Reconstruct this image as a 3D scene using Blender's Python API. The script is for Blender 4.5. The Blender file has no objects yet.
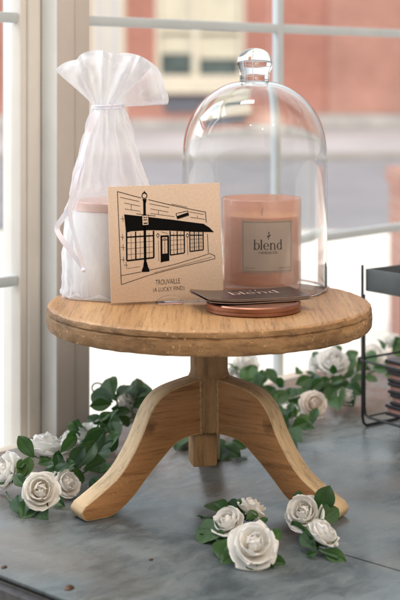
import bpy, bmesh, math, random
from mathutils import Vector, Matrix, Euler, noise
random.seed(7)
S = bpy.context.scene
C = S.collection
R = math.radians
PI = math.pi
F = 1375.0          # focal length in photo pixels
H = 0.391           # camera height above the table top (z = 0 is the table top)

def at(px, py, z=0.0):
    """point at height z under the line of sight through a photo pixel"""
    Y = (H - z) * F / (py - 78.0)
    return Vector(((px - 200.0) / F * Y, Y, z))

# ------------------------------------------------------------------ helpers
def link(o, parent=None):
    C.objects.link(o)
    if parent: o.parent = parent
    return o

def tag(o, label=None, cat=None, group=None, kind=None):
    if label: o['label'] = label
    if cat: o['category'] = cat
    if group: o['group'] = group
    if kind: o['kind'] = kind
    return o

def thing(name, loc, label, cat, rz=0.0, group=None):
    o = bpy.data.objects.new(name, None)
    o.empty_display_size = 0.02
    o.location = loc; o.rotation_euler = (0, 0, rz)
    link(o)
    return tag(o, label, cat, group)

def mesh(name, bm, mat, parent=None, loc=(0, 0, 0), rot=(0, 0, 0), smooth=True, angle=40):
    me = bpy.data.meshes.new(name)
    bmesh.ops.recalc_face_normals(bm, faces=bm.faces[:])
    bm.to_mesh(me); bm.free()
    if mat: me.materials.append(mat)
    if smooth:
        me.polygons.foreach_set('use_smooth', [True] * len(me.polygons))
        try: me.set_sharp_from_angle(angle=R(angle))
        except Exception: pass
    o = bpy.data.objects.new(name, me)
    o.location = loc; o.rotation_euler = rot
    return link(o, parent)

def box(bm, x0, x1, y0, y1, z0, z1, M=None, bev=0.0):
    r = bmesh.ops.create_cube(bm, size=1.0)
    vs = r['verts']
    for v in vs:
        v.co = Vector((x0 + (v.co.x + .5) * (x1 - x0), y0 + (v.co.y + .5) * (y1 - y0), z0 + (v.co.z + .5) * (z1 - z0)))
    if bev > 0:
        es = list({e for v in vs for e in v.link_edges})
        rb = bmesh.ops.bevel(bm, geom=es, offset=bev, segments=2, affect='EDGES', profile=.5)
        vs = list({v for f in rb['faces'] for v in f.verts} | {v for v in vs if v.is_valid})
    if M:
        for v in vs: v.co = M @ v.co
    return vs

def lathe(bm, prof, n=64, jit=None):
    """prof: list of (r, z); r = 0 closes with a pole"""
    rings = []
    for (r, z) in prof:
        if r <= 1e-7:
            rings.append([bm.verts.new((0, 0, z))])
        else:
            ring = []
            for i in range(n):
                a = 2 * PI * i / n
                rr, zz = r, z
                if jit: rr, zz = jit(r, z, a)
                ring.append(bm.verts.new((rr * math.cos(a), rr * math.sin(a), zz)))
            rings.append(ring)
    for a, b in zip(rings[:-1], rings[1:]):
        for i in range(n):
            j = (i + 1) % n
            if len(a) == 1 and len(b) == 1: continue
            if len(a) == 1: bm.faces.new((a[0], b[j], b[i]))
            elif len(b) == 1: bm.faces.new((a[i], a[j], b[0]))
            else: bm.faces.new((a[i], a[j], b[j], b[i]))
    return rings

def catmull(pts, n=8):
    P = [Vector(p) for p in pts]
    P = [P[0] * 2 - P[1]] + P + [P[-1] * 2 - P[-2]]
    out = []
    for i in range(1, len(P) - 2):
        for k in range(n):
            t = k / n
            a, b, c, d = P[i - 1], P[i], P[i + 1], P[i + 2]
            out.append(.5 * ((2 * b) + (c - a) * t + (2 * a - 5 * b + 4 * c - d) * t * t + (3 * b - a - 3 * c + d) * t ** 3))
    out.append(P[-2].copy())
    return out

def tube(bm, pts, r, n=8, closed=False):
    pts = [Vector(p) for p in pts]
    m = len(pts)
    rings = []
    prev = None
    for i, p in enumerate(pts):
        if closed: t = (pts[(i + 1) % m] - pts[i - 1])
        else: t = pts[min(i + 1, m - 1)] - pts[max(i - 1, 0)]
        t.normalize()
        if prev is None:
            up = Vector((0, 0, 1)) if abs(t.z) < .9 else Vector((1, 0, 0))
            nrm = t.cross(up).normalized()
        else:
            nrm = (prev - t * prev.dot(t)).normalized()
        prev = nrm
        b = t.cross(nrm)
        rr = r(i / max(1, m - 1)) if callable(r) else r
        rings.append([bm.verts.new(p + (nrm * math.cos(2 * PI * k / n) + b * math.sin(2 * PI * k / n)) * rr) for k in range(n)])
    rng = range(m) if closed else range(m - 1)
    for i in rng:
        a, c = rings[i], rings[(i + 1) % m]
        for k in range(n):
            bm.faces.new((a[k], a[(k + 1) % n], c[(k + 1) % n], c[k]))
    if not closed:
        bm.faces.new(rings[0]); bm.faces.new(rings[-1][::-1])

def poly(bm, pts):
    try: bm.faces.new([bm.verts.new(p) for p in pts])
    except ValueError: pass

def frame_to(d, roll=0.0):
    """rotation whose local +Z looks along d"""
    d = Vector(d).normalized()
    return (d.to_track_quat('Z', 'Y') @ Euler((0, 0, roll)).to_quaternion()).to_euler()

# ------------------------------------------------------------------ materials
class NT:
    def __init__(s, name):
        s.m = bpy.data.materials.new(name); s.m.use_nodes = True
        s.t = s.m.node_tree; s.n = s.t.nodes; s.l = s.t.links
        s.bsdf = s.n['Principled BSDF']; s.out = s.n['Material Output']
    def new(s, typ, **kw):
        nd = s.n.new(typ)
        for k, v in kw.items():
            if k.startswith('i_'):
                key = k[2:].replace('_', ' ')
                nd.inputs[int(key) if key.isdigit() else key].default_value = v
            else: setattr(nd, k, v)
        return nd
    def link(s, a, b): s.l.new(a, b)
    def coord(s, scale=(1, 1, 1), rot=(0, 0, 0), out='Object'):
        tc = s.new('ShaderNodeTexCoord'); mp = s.new('ShaderNodeMapping')
        mp.inputs['Scale'].default_value = scale; mp.inputs['Rotation'].default_value = rot
        s.link(tc.outputs[out], mp.inputs['Vector']); return mp.outputs['Vector']
    def noise(s, vec, scale, detail=4, rough=.55, dist=0.0):
        nd = s.new('ShaderNodeTexNoise'); nd.inputs['Scale'].default_value = scale
        nd.inputs['Detail'].default_value = detail; nd.inputs['Roughness'].default_value = rough
        nd.inputs['Distortion'].default_value = dist
        s.link(vec, nd.inputs['Vector']); return nd.outputs['Fac']
    def ramp(s, fac, stops):
        nd = s.new('ShaderNodeValToRGB'); cr = nd.color_ramp
        while len(cr.elements) < len(stops): cr.elements.new(.5)
        for e, (p, c) in zip(cr.elements, stops):
            e.position = p; e.color = (c, c, c, 1) if isinstance(c, (int, float)) else (*c, 1)
        s.link(fac, nd.inputs['Fac']); return nd.outputs['Color']
    def mix(s, fac, a, b, typ='MIX'):
        nd = s.new('ShaderNodeMix', data_type='RGBA', blend_type=typ)
        for sock, v in ((nd.inputs[0], fac), (nd.inputs[6], a), (nd.inputs[7], b)):
            if hasattr(v, 'links'): s.link(v, sock)
            elif isinstance(v, (int, float)): sock.default_value = v
            else: sock.default_value = (*v, 1)
        return nd.outputs[2]
    def bump(s, fac, strength=.2, dist=.001, prev=None):
        nd = s.new('ShaderNodeBump'); nd.inputs['Strength'].default_value = strength; nd.inputs['Distance'].default_value = dist
        s.link(fac, nd.inputs['Height'])
        if prev: s.link(prev, nd.inputs['Normal'])
        s.link(nd.outputs['Normal'], s.bsdf.inputs['Normal']); return nd.outputs['Normal']
    def schlick(s, f0=.04):
        lw = s.new('ShaderNodeLayerWeight'); lw.inputs['Blend'].default_value = .5
        p = s.new('ShaderNodeMath', operation='POWER'); s.link(lw.outputs['Facing'], p.inputs[0]); p.inputs[1].default_value = 5
        m = s.new('ShaderNodeMath', operation='MULTIPLY_ADD'); s.link(p.outputs[0], m.inputs[0]); m.inputs[1].default_value = 1 - f0; m.inputs[2].default_value = f0
        return m.outputs[0]
    def set(s, **kw):
        for k, v in kw.items():
            k = k.replace('_', ' ')
            sock = s.bsdf.inputs[k]
            if hasattr(v, 'links'): s.link(v, sock)
            elif isinstance(v, tuple): sock.default_value = (*v, 1) if len(v) == 3 else v
            else: sock.default_value = v
        return s

def plain(name, col, rough=.5, var=.12, scale=40, **kw):
    t = NT(name)
    v = t.coord()
    n = t.noise(v, scale, 5)
    a = tuple(c * (1 - var) for c in col); b = tuple(min(1, c * (1 + var)) for c in col)
    t.set(Base_Color=t.ramp(n, [(.3, a), (.7, b)]), Roughness=rough, **kw)
    return t.m

def wood(name, dark, mid, light, ax=(1, 1, 1), rough=.55, bumps=1.0, knots=None, grime=0.0, fine_s=150, spots=.55):
    t = NT(name)
    v = t.coord(ax)
    n1 = t.noise(v, 34, 9, .68, .5)
    n2 = t.noise(v, fine_s, 7, .75, .2)
    col = t.ramp(n1, [(.22, dark), (.5, mid), (.78, light)])
    fine = t.ramp(n2, [(.38, .36), (.47, .85), (.60, 1.0)])
    col = t.mix(.65, col, fine, 'MULTIPLY')
    # pale rubbed specks and dents
    v2 = t.coord((1, 1, 1))
    sp = t.noise(v2, 260, 3, .6)
    spm = t.ramp(sp, [(.62, 0.0), (.72, 1.0)])
    big = t.noise(v2, 22, 3, .5)
    bigm = t.ramp(big, [(.42, 0.0), (.62, 1.0)])
    m = t.new('ShaderNodeMath', operation='MULTIPLY'); t.link(spm, m.inputs[0]); t.link(bigm, m.inputs[1])
    m2 = t.new('ShaderNodeMath', operation='MULTIPLY'); t.link(m.outputs[0], m2.inputs[0]); m2.inputs[1].default_value = spots
    col = t.mix(m2.outputs[0], col, tuple(min(1, c * 1.7 + .05) for c in light))
    if grime:
        g = t.noise(v2, 14, 5, .6)
        gm = t.ramp(g, [(.45, 0.0), (.75, grime)])
        col = t.mix(gm, col, tuple(c * .45 for c in dark))
    if knots:
        for (kx, ky, kz, kr) in knots:
            tc = t.new('ShaderNodeTexCoord'); sub = t.new('ShaderNodeVectorMath', operation='DISTANCE')
            wn = t.new('ShaderNodeMix', data_type='VECTOR'); 
            sub.inputs[1].default_value = (kx, ky, kz); t.link(tc.outputs['Object'], sub.inputs[0])
            dv = t.new('ShaderNodeMath', operation='DIVIDE'); t.link(sub.outputs['Value'], dv.inputs[0]); dv.inputs[1].default_value = kr
            nn = t.noise(v2, 160, 3)
            ad = t.new('ShaderNodeMath', operation='MULTIPLY_ADD'); t.link(nn, ad.inputs[0]); ad.inputs[1].default_value = .7; t.link(dv.outputs[0], ad.inputs[2])
            km = t.ramp(ad.outputs[0], [(.5, .8), (.9, .25), (1.0, 0.0)])
            col = t.mix(km, col, tuple(c * .35 for c in dark))
    t.set(Base_Color=col, Roughness=rough)
    b = t.bump(n2, min(1, .35 * bumps), .0008 * bumps)
    b = t.bump(n1, min(1, .3 * bumps), .0015 * bumps, b)
    t.bump(sp, .45, .0012, b)
    t.set(Specular_IOR_Level=.3)
    return t.m

W_top = wood('board_wood', (.27, .135, .055), (.45, .25, .112), (.59, .37, .185), (1, .035, 1), .42, fine_s=360)
W_rim = wood('rim_wood', (.15, .075, .030), (.34, .19, .085), (.54, .345, .175), (.45, .45, 1.4), .6, grime=.7, spots=1.0, bumps=1.8)
W_leg = wood('leg_wood', (.26, .120, .045), (.42, .210, .085), (.53, .30, .135), (.07, 1, 1), .5, spots=.25, fine_s=250, knots=[(.072, -.014, .075, .014), (.072, .014, .075, .014)])
W_edge = wood('leg_edge_wood', (.47, .33, .185), (.66, .49, .30), (.78, .62, .43), (.16, 1.3, .3), .6)
W_col = wood('column_wood', (.28, .155, .070), (.40, .24, .115), (.50, .32, .17), (1, 1, .12), .55, grime=.3)

M_glue = plain('dried_wood_glue', (.42, .27, .13), .4, .35, 260)

def glass(name, col=(1, 1, 1), rough=0.0, ior=1.46):
    t = NT(name)
    g = t.new('ShaderNodeBsdfGlass'); g.inputs['Color'].default_value = (*col, 1)
    g.inputs['IOR'].default_value = ior
    v = t.coord(); n = t.noise(v, 60, 4)
    t.link(t.ramp(n, [(.4, rough), (.8, rough + .006)]), g.inputs['Roughness'])
    t.link(g.outputs[0], t.out.inputs['Surface'])
    return t.m

def thin_glass(name, tint=(.97, .985, .99), refl=1.0):
    """single sheet window glass: clear with a weak mirror reflection"""
    t = NT(name)
    tr = t.new('ShaderNodeBsdfTransparent'); tr.inputs['Color'].default_value = (*tint, 1)
    gl = t.new('ShaderNodeBsdfGlossy'); gl.inputs['Roughness'].default_value = .02
    v = t.coord(); n = t.noise(v, 9, 5)
    m = t.new('ShaderNodeMath', operation='MULTIPLY'); t.link(t.schlick(.045), m.inputs[0])
    t.link(t.ramp(n, [(.3, .8 * refl), (.7, refl)]), m.inputs[1])
    mx = t.new('ShaderNodeMixShader'); t.link(m.outputs[0], mx.inputs[0]); t.link(tr.outputs[0], mx.inputs[1]); t.link(gl.outputs[0], mx.inputs[2])
    t.link(mx.outputs[0], t.out.inputs['Surface'])
    return t.m

def fabric_sheer():
    t = NT('organza')
    uv = t.new('ShaderNodeUVMap'); uv.uv_map = 'weave'
    sep = t.new('ShaderNodeSeparateXYZ'); t.link(uv.outputs[0], sep.inputs[0])
    df = t.new('ShaderNodeBsdfDiffuse'); df.inputs['Color'].default_value = (.98, .975, 1, 1)
    tl = t.new('ShaderNodeBsdfTranslucent'); tl.inputs['Color'].default_value = (.98, .975, 1, 1)
    gl = t.new('ShaderNodeBsdfSheen'); gl.inputs['Color'].default_value = (.9, .88, 1, 1)
    m1 = t.new('ShaderNodeMixShader'); m1.inputs[0].default_value = .58; t.link(df.outputs[0], m1.inputs[1]); t.link(tl.outputs[0], m1.inputs[2])
    m2 = t.new('ShaderNodeMixShader'); m2.inputs[0].default_value = .12; t.link(m1.outputs[0], m2.inputs[1]); t.link(gl.outputs[0], m2.inputs[2])
    tr = t.new('ShaderNodeBsdfTransparent')
    lw = t.new('ShaderNodeLayerWeight'); lw.inputs['Blend'].default_value = .35
    n = t.noise(t.coord((1, 1, .35)), 70, 5, .65)
    cov = t.new('ShaderNodeMath', operation='MULTIPLY_ADD')     # thread coverage grows at grazing view, as in a real weave
    t.link(lw.outputs['Facing'], cov.inputs[0]); cov.inputs[1].default_value = .40
    t.link(t.ramp(n, [(.3, .42), (.7, .54)]), cov.inputs[2])
    hem = t.ramp(sep.outputs['Y'], [(.945, 0.0), (.955, .45)])
    ad = t.new('ShaderNodeMath', operation='ADD', use_clamp=True); t.link(cov.outputs[0], ad.inputs[0]); t.link(hem, ad.inputs[1])
    mx = t.new('ShaderNodeMixShader'); t.link(ad.outputs[0], mx.inputs[0]); t.link(tr.outputs[0], mx.inputs[1]); t.link(m2.outputs[0], mx.inputs[2])
    t.link(mx.outputs[0], t.out.inputs['Surface'])
    return t.m

def petal_mat(name, col, inner):
    t = NT(name)
    v = t.coord()
    ln = t.new('ShaderNodeVectorMath', operation='LENGTH'); t.link(v, ln.inputs[0])
    mr = t.new('ShaderNodeMapRange'); mr.inputs['From Min'].default_value = .003; mr.inputs['From Max'].default_value = .017
    t.link(ln.outputs['Value'], mr.inputs['Value'])
    c = t.mix(mr.outputs[0], inner, col)
    n = t.noise(v, 300, 4)
    c = t.mix(.25, c, t.ramp(n, [(.3, .82), (.7, 1.0)]), 'MULTIPLY')
    t.set(Base_Color=c, Roughness=.8, Sheen_Weight=.15)
    t.bump(t.noise(v, 900, 2), .12, .0004)
    tl = t.new('ShaderNodeBsdfTranslucent'); t.link(c, tl.inputs['Color'])
    mx = t.new('ShaderNodeMixShader'); mx.inputs[0].default_value = .30
    t.link(t.bsdf.outputs[0], mx.inputs[1]); t.link(tl.outputs[0], mx.inputs[2]); t.link(mx.outputs[0], t.out.inputs['Surface'])
    return t.m

def leaf_mat():
    t = NT('leaf_green')
    v = t.coord((1, 1, 1))
    n = t.noise(v, 45, 4)
    oi = t.new('ShaderNodeObjectInfo')
    c = t.ramp(n, [(.3, (.004, .024, .007)), (.7, (.016, .075, .022))])
    c2 = t.mix(oi.outputs['Random'], c, t.ramp(n, [(.3, (.020, .075, .014)), (.7, (.075, .155, .032))]))
    t.set(Base_Color=c2, Roughness=.34, Specular_IOR_Level=.42)
    wv = t.new('ShaderNodeTexWave', wave_type='BANDS', bands_direction='DIAGONAL'); wv.inputs['Scale'].default_value = 110; wv.inputs['Distortion'].default_value = 1.5
    t.link(v, wv.inputs['Vector'])
    t.bump(wv.outputs['Fac'], .25, .0006)
    tl = t.new('ShaderNodeBsdfTranslucent'); tl.inputs['Color'].default_value = (.10, .30, .05, 1)
    mx = t.new('ShaderNodeMixShader'); mx.inputs[0].default_value = .16
    t.link(t.bsdf.outputs[0], mx.inputs[1]); t.link(tl.outputs[0], mx.inputs[2]); t.link(mx.outputs[0], t.out.inputs['Surface'])
    return t.m

def zinc():
    t = NT('zinc_sheet')
    v = t.coord((1, 1, 1))
    n1 = t.noise(v, 7, 6, .6, 1.2)
    n2 = t.noise(t.coord((1, 2.2, 1), (0, 0, R(47))), 26, 6, .65, .8)
    n3 = t.noise(v, 3.2, 3, .5)
    vo = t.new('ShaderNodeTexVoronoi'); vo.inputs['Scale'].default_value = 55; t.link(v, vo.inputs['Vector'])
    n4 = t.noise(t.coord((1, 3.0, 1), (0, 0, R(20))), 60, 5, .7, .5)
    c = t.ramp(n1, [(.32, (0.056, 0.073, 0.086)), (.48, (0.099, 0.120, 0.135)), (.66, (0.155, 0.175, 0.188))])
    c = t.mix(t.ramp(n2, [(.48, 0.0), (.70, .45)]), c, (0.198, 0.221, 0.231))
    c = t.mix(t.ramp(n2, [(.30, .45), (.46, 0.0)]), c, (0.056, 0.065, 0.073))
    c = t.mix(t.ramp(n3, [(.47, 0.0), (.62, .75)]), c, (0.142, 0.109, 0.086))
    c = t.mix(t.ramp(n4, [(.60, 0.0), (.70, .55)]), c, (0.238, 0.238, 0.231))
    c = t.mix(t.ramp(n4, [(.28, .6), (.36, 0.0)]), c, (0.050, 0.040, 0.033))
    c = t.mix(t.ramp(vo.outputs['Distance'], [(.0, .10), (.5, 0.0)]), c, (0.264, 0.264, 0.264))
    c = t.mix(1.0, c, (1.20, 1.20, 1.15), 'MULTIPLY')
    r = t.ramp(n2, [(.3, .18), (.7, .42)])
    t.set(Base_Color=c, Roughness=r, Metallic=.3, Specular_IOR_Level=.35)
    b = t.bump(n1, .12, .004)
    t.bump(n2, .12, .001, b)
    return t.m

def brick(name, c1, c2, mortar):
    t = NT(name)
    v = t.coord((1, 1, 1), (R(90), 0, 0))
    bt = t.new('ShaderNodeTexBrick'); bt.inputs['Scale'].default_value = 4.2
    bt.inputs['Color1'].default_value = (*c1, 1); bt.inputs['Color2'].default_value = (*c2, 1); bt.inputs['Mortar'].default_value = (*mortar, 1)
    bt.inputs['Mortar Size'].default_value = .015
    t.link(v, bt.inputs['Vector'])
    n = t.noise(t.coord(), .8, 6, .65)
    c = t.mix(.8, bt.outputs['Color'], t.ramp(n, [(.32, .70), (.66, 1.0)]), 'MULTIPLY')
    t.set(Base_Color=c, Roughness=.85)
    t.bump(bt.outputs['Fac'], -.3, .01)
    return t.m

M_zinc = zinc()
M_darkwood = wood('dark_table_wood', (.012, .010, .009), (.022, .018, .015), (.035, .03, .026), (1, .1, 1), .5)
M_edging = plain('scuffed_grey_edging', (.030, .030, .034), .5, .6, 160)
M_nail = plain('rusty_nail', (.10, .055, .035), .5, .4, 500, Metallic=.6)
M_frame = plain('window_paint', (.74, .71, .67), .55, .06, 14)
M_post = plain('window_post_paint', (.56, .51, .48), .6, .07, 12)
M_lit_side = plain('post_lit_side_tone', (.88, .92, .94), .5, .05, 14)  # daylight on the post's left side, put into a paler colour
M_muntin = plain('muntin_paint', (.56, .62, .66), .5, .06, 14)
M_sill = plain('sill_paint', (.60, .52, .44), .6, .1, 20)
M_pane = thin_glass('window_glass')
M_dome = glass('cloche_glass', (.985, .99, .99))
M_sheer = fabric_sheer()
M_ribbon = plain('satin_ribbon', (.80, .81, .93), .35, .05, 80, Sheen_Weight=.4)
M_white = plain('white_jar_glaze', (.88, .89, .90), .3, .03, 20, Coat_Weight=.3)
M_rose_gold = plain('rose_gold_metal', (.78, .50, .42), .32, .08, 90, Metallic=.85)
M_kraft = NT('kraft_card')
_v = M_kraft.coord(); _n = M_kraft.noise(_v, 500, 4); _n2 = M_kraft.noise(_v, 18, 3)
M_kraft.set(Base_Color=M_kraft.mix(.3, M_kraft.ramp(_n, [(.3, (.64, .485, .37)), (.7, (.73, .57, .45))]), M_kraft.ramp(_n2, [(.3, .85), (.7, 1.0)]), 'MULTIPLY'), Roughness=.85)
M_kraft = M_kraft.m
M_ink = plain('black_ink', (.006, .006, .006), .9, .1, 200, Specular_IOR_Level=.05)
M_label = plain('label_paper', (.58, .45, .37), .6, .05, 60)
M_label_line = plain('label_line', (.36, .265, .20), .6, .05, 60)
M_brown_ink = plain('brown_ink', (.05, .03, .025), .6, .1, 200)
M_blackcard = plain('dark_card', (.032, .024, .024), .28, .15, 50, Coat_Weight=.25)
M_cardedge = plain('card_board_edge', (.30, .22, .18), .7, .15, 300)
M_pinkfoil = plain('pale_pink_foil', (.62, .45, .40), .35, .08, 200, Metallic=.3)
M_copper = plain('copper_metal', (.40, .19, .125), .36, .12, 60, Metallic=.9)
M_acrylic = glass('clear_acrylic', (.99, .99, .99), ior=1.49)
M_wire = plain('black_wire_paint', (.010, .011, .012), .38, .2, 150)
M_traymetal = plain('grey_tray_paint', (.085, .10, .108), .42, .15, 30)
M_pages = plain('pink_page_edges', (.55, .30, .24), .8, .15, 200)
M_cover = plain('dark_book_cover', (.022, .018, .026), .4, .2, 60)
M_petal = petal_mat('white_petal', (.95, .94, .92), (.94, .90, .80))
M_cream = petal_mat('cream_petal', (.95, .93, .89), (.93, .84, .68))
M_peach = petal_mat('peach_petal', (.93, .87, .81), (.91, .76, .64))
M_leaf = leaf_mat()
M_stem = plain('vine_green', (.045, .10, .04), .5, .25, 90)
def candle_glass():
    t = NT('pink_candle_glass')
    tr = t.new('ShaderNodeBsdfTransparent'); tr.inputs['Color'].default_value = (1, .88, .82, 1)
    gl = t.new('ShaderNodeBsdfGlossy'); gl.inputs['Roughness'].default_value = .04
    df = t.new('ShaderNodeBsdfDiffuse'); df.inputs['Color'].default_value = (1, .66, .55, 1)
    n = t.noise(t.coord(), 25, 3)
    a = t.new('ShaderNodeMixShader'); t.link(t.ramp(n, [(.3, .36), (.7, .42)]), a.inputs[0]); t.link(tr.outputs[0], a.inputs[1]); t.link(df.outputs[0], a.inputs[2])
    b = t.new('ShaderNodeMixShader'); t.link(t.schlick(.04), b.inputs[0]); t.link(a.outputs[0], b.inputs[1]); t.link(gl.outputs[0], b.inputs[2])
    t.link(b.outputs[0], t.out.inputs['Surface'])
    return t.m
M_candle_glass = candle_glass()
M_wax = plain('peach_wax', (1, .66, .40), .5, .05, 30, Subsurface_Weight=.3, Subsurface_Scale=.01)
M_brick = brick('sunlit_brick', (.50, .20, .145), (.40, .145, .105), (.50, .38, .34))
M_brick2 = brick('pale_brick', (.51, .24, .185), (.45, .20, .15), (.52, .42, .37))
M_cream_paint = plain('cream_trim', (.66, .61, .50), .6, .06, 3)
M_whitepanel = plain('white_panel', (.55, .54, .55), .6, .06, 2)
M_blind = plain('cream_blind', (.62, .58, .47), .8, .08, 3)
M_darkglass = plain('dark_room_glass', (.10, .13, .13), .15, .3, 2)
M_vent = plain('blue_grey_vent', (.09, .10, .13), .6, .2, 3)
M_plinth = plain('pale_plinth', (.42, .40, .39), .85, .2, 2)
M_asphalt = plain('asphalt', (.180, .176, .198), .9, .14, .9)
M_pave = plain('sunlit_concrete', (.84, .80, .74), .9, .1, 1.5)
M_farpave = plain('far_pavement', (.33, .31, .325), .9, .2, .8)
M_kerb = plain('kerb_stone', (.30, .27, .25), .9, .15, 2)
M_soil = plain('ground_earth', (.25, .24, .23), .95, .15, .5)

# ------------------------------------------------------------------ wall frame (s along window, n into the room)
P0 = Vector((-.215, 1.477, 0)); D1 = Vector((.679, .734, 0)).normalized(); N1 = Vector((D1.y, -D1.x, 0))
WALL = math.atan2(D1.y, D1.x)
def wl(s, n, z=0.0): return P0 + D1 * s + N1 * n + Vector((0, 0, z))
# local frame of wall things: x = s, y = -n, z
def wall_thing(name, label, cat): return thing(name, P0, label, cat, WALL)

GZ = -.80
# ---- display table
tb = wall_thing('display_table', 'long display table topped with a mottled blue grey zinc sheet, against the window', 'table')
bm = bmesh.new(); box(bm, -.25, 1.35, -.66, -.030, -.004, 0.0, bev=.0012); 
mesh('zinc_top', bm, M_zinc, tb)
bm = bmesh.new(); box(bm, -.2625, -.2525, -.66, -.030, -.026, -.0045, bev=.0012); mesh('edging', bm, M_edging, tb)
bm = bmesh.new(); box(bm, -.2522, 1.345, -.655, -.034, -.05, -.0045, bev=.002); mesh('table_board', bm, M_darkwood, tb)
for (x, y) in ((-.2, -.6), (1.3, -.6), (-.2, -.09), (1.3, -.09)):
    bm = bmesh.new(); box(bm, x - .03, x + .03, y - .03, y + .03, GZ + .001, -.0505, bev=.003); mesh('leg', bm, M_darkwood, tb)
Mw = Matrix.Translation(P0) @ Matrix.Rotation(WALL, 4, 'Z'); Mi = Mw.inverted()
for (px, py, r) in ((69, 588.5, .0042), (4, 567.5, .0026), (151, 560, .0018)):
    p = Mi @ at(px, py, 0)
    bm = bmesh.new(); lathe(bm, [(0, .0022 * r / .0042), (r * .6, .0019 * r / .0042), (r, .0006), (r * .96, -.0005), (0, -.0006)], 14, lambda a, z, th: (a * (1 + .15 * math.sin(2 * th + 1)), z))
    mesh('nail_head', bm, M_nail, tb, p)
bm = bmesh.new()
a, b = Mi @ at(345, 555, 0), Mi @ at(406, 574, 0)
box(bm, a.x - .00035, a.x + .00035, b.y, a.y, -.0003, .0004); mesh('seam', bm, M_darkwood, tb)

# ---- windows
def muntins(par, s0, s1, verts, hz=(.170, .457)):
    for s in verts:
        bm = bmesh.new(); box(bm, s - .006, s + .006, .003, .0135, -.13, .77, bev=.0015); mesh('muntin', bm, M_muntin, par)
    for z in hz:
        bm = bmesh.new(); box(bm, s0, s1, .0036, .0130, z - .0058, z + .0058, bev=.0015); mesh('muntin', bm, M_muntin, par)
wr = wall_thing('window', 'multi paned window to the right of the post, behind the wooden stand', 'window')
bm = bmesh.new()
box(bm, .108, .122, -.0005, .03, -.15, .80, bev=.002); box(bm, 1.30, 1.36, -.001, .03, -.15, .80, bev=.002)
box(bm, .122, 1.30, 0, .03, -.15, -.122, bev=.002); box(bm, .122, 1.30, 0, .03, .765, .80, bev=.002)
mesh('frame', bm, M_frame, wr)
muntins(wr, .122, 1.30, (.479, .836, 1.10))
bm = bmesh.new(); box(bm, .120, 1.302, .0140, .0152, -.124, .767); mesh('pane', bm, M_pane, wr, smooth=False)
bm = bmesh.new(); box(bm, .108, 1.36, -.0285, -.0015, -.03, -.003, bev=.002); mesh('sill', bm, M_sill, wr)
wf = wall_thing('window', 'narrow strip of window at the left edge, left of the post', 'window')
bm = bmesh.new()
box(bm, .028, .0576, -.0005, .03, -.15, .80, bev=.0015); box(bm, -.72, -.66, 0, .03, -.15, .80, bev=.002)
box(bm, -.66, .028, .0004, .03, -.15, -.122, bev=.002); box(bm, -.66, .028, .0004, .03, .765, .80, bev=.002)
mesh('frame', bm, M_frame, wf)
bm = bmesh.new(); box(bm, .036, .050, -.006, -.0006, -.003, .80, bev=.002); mesh('casing_bead', bm, M_frame, wf)
muntins(wf, -.66, .028, (-.33,))
bm = bmesh.new(); box(bm, -.662, .030, .0140, .0152, -.124, .767); mesh('pane', bm, M_pane, wf, smooth=False)
bm = bmesh.new(); box(bm, -.72, .0576, -.0285, -.0066, -.03, -.003, bev=.002); mesh('sill', bm, M_sill, wf)
wp = wall_thing('window_post', 'broad taupe painted post between the two windows', 'post')
bm = bmesh.new(); box(bm, .0592, .1072, -.0265, .05, GZ + .001, .85, bev=.0018); mesh('shaft', bm, M_post, wp)
bm = bmesh.new(); box(bm, .0578, .0591, -.0255, -.0008, -.002, .85, bev=.0003); mesh('lit_side_strip', bm, M_lit_side, wp)  # added thin strip, its pale colour stands in for window light on this side
bm = bmesh.new(); box(bm, .0835, .0862, -.0278, -.0267, -.002, .85, bev=.0004); mesh('bead', bm, M_post, wp)

# ------------------------------------------------------------------ the street outside
def ground(name, x0, x1, y0, y1, z0, z1, m):
    bm = bmesh.new(); box(bm, x0, x1, y0, y1, z0, z1); return tag(mesh(name, bm, m, smooth=False), kind='structure')
ground('ground', -150, 150, -20, 300, -1.10, -.98, M_soil)
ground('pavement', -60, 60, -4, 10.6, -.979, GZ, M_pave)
ground('kerb', -60, 60, 10.601, 10.80, -.979, GZ - .004, M_kerb)
ground('road', -60, 60, 10.801, 22.2, -.979, -.93, M_asphalt)
ground('kerb', -60, 60, 22.201, 22.6, -.979, GZ - .03, M_kerb)
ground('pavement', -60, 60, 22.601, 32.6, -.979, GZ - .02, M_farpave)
K = 33 / F
bb = thing('brick_building', (0, 33, GZ), 'sunlit pink brick building with cream sash windows across the street', 'building')
def bpart(name, m, boxes, par=bb):
    bm = bmesh.new()
    for b_ in boxes: box(bm, *b_)
    return mesh(name, bm, m, par, smooth=False)
zt = 8.0
bpart('wall', M_brick, [(-16, -2.66, 0, .4, 0, zt), (-1.80, -1.08, 0, .4, 0, zt), (-1.08, 1.08, 0, .4, 0, 1.14), (-1.08, 1.08, 0, .4, 3.5, zt),
                        (1.08, 16, 0, .4, 0, zt), (-2.66, -1.80, 0, .4, 3.4, zt)])
bpart('wall_bay', M_brick2, [(3.07, 9.0, -.12, -.003, .34, zt)])
bpart('plinth', M_plinth, [(1.1, 16, -.22, -.125, 0, .32), (-1.7, 1.09, -.2, -.003, 0, .2), (-16, -2.7, -.2, -.003, 0, .3)])
wn = bpart('window', M_cream_paint, [(-1.075, -.95, .06, .2, 1.15, 3.49), (.95, 1.075, .06, .2, 1.15, 3.49), (-.20, -.02, .05, .2, 1.15, 3.49), (-.95, .95, .07, .2, 1.15, 1.26), (-.95, .95, .07, .2, 3.4, 3.49),
                                (-.95, .95, .08, .2, 2.30, 2.37)])
bpart('pane', M_darkglass, [(-.95, .95, .21, .23, 1.2, 3.45)], wn)
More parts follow.
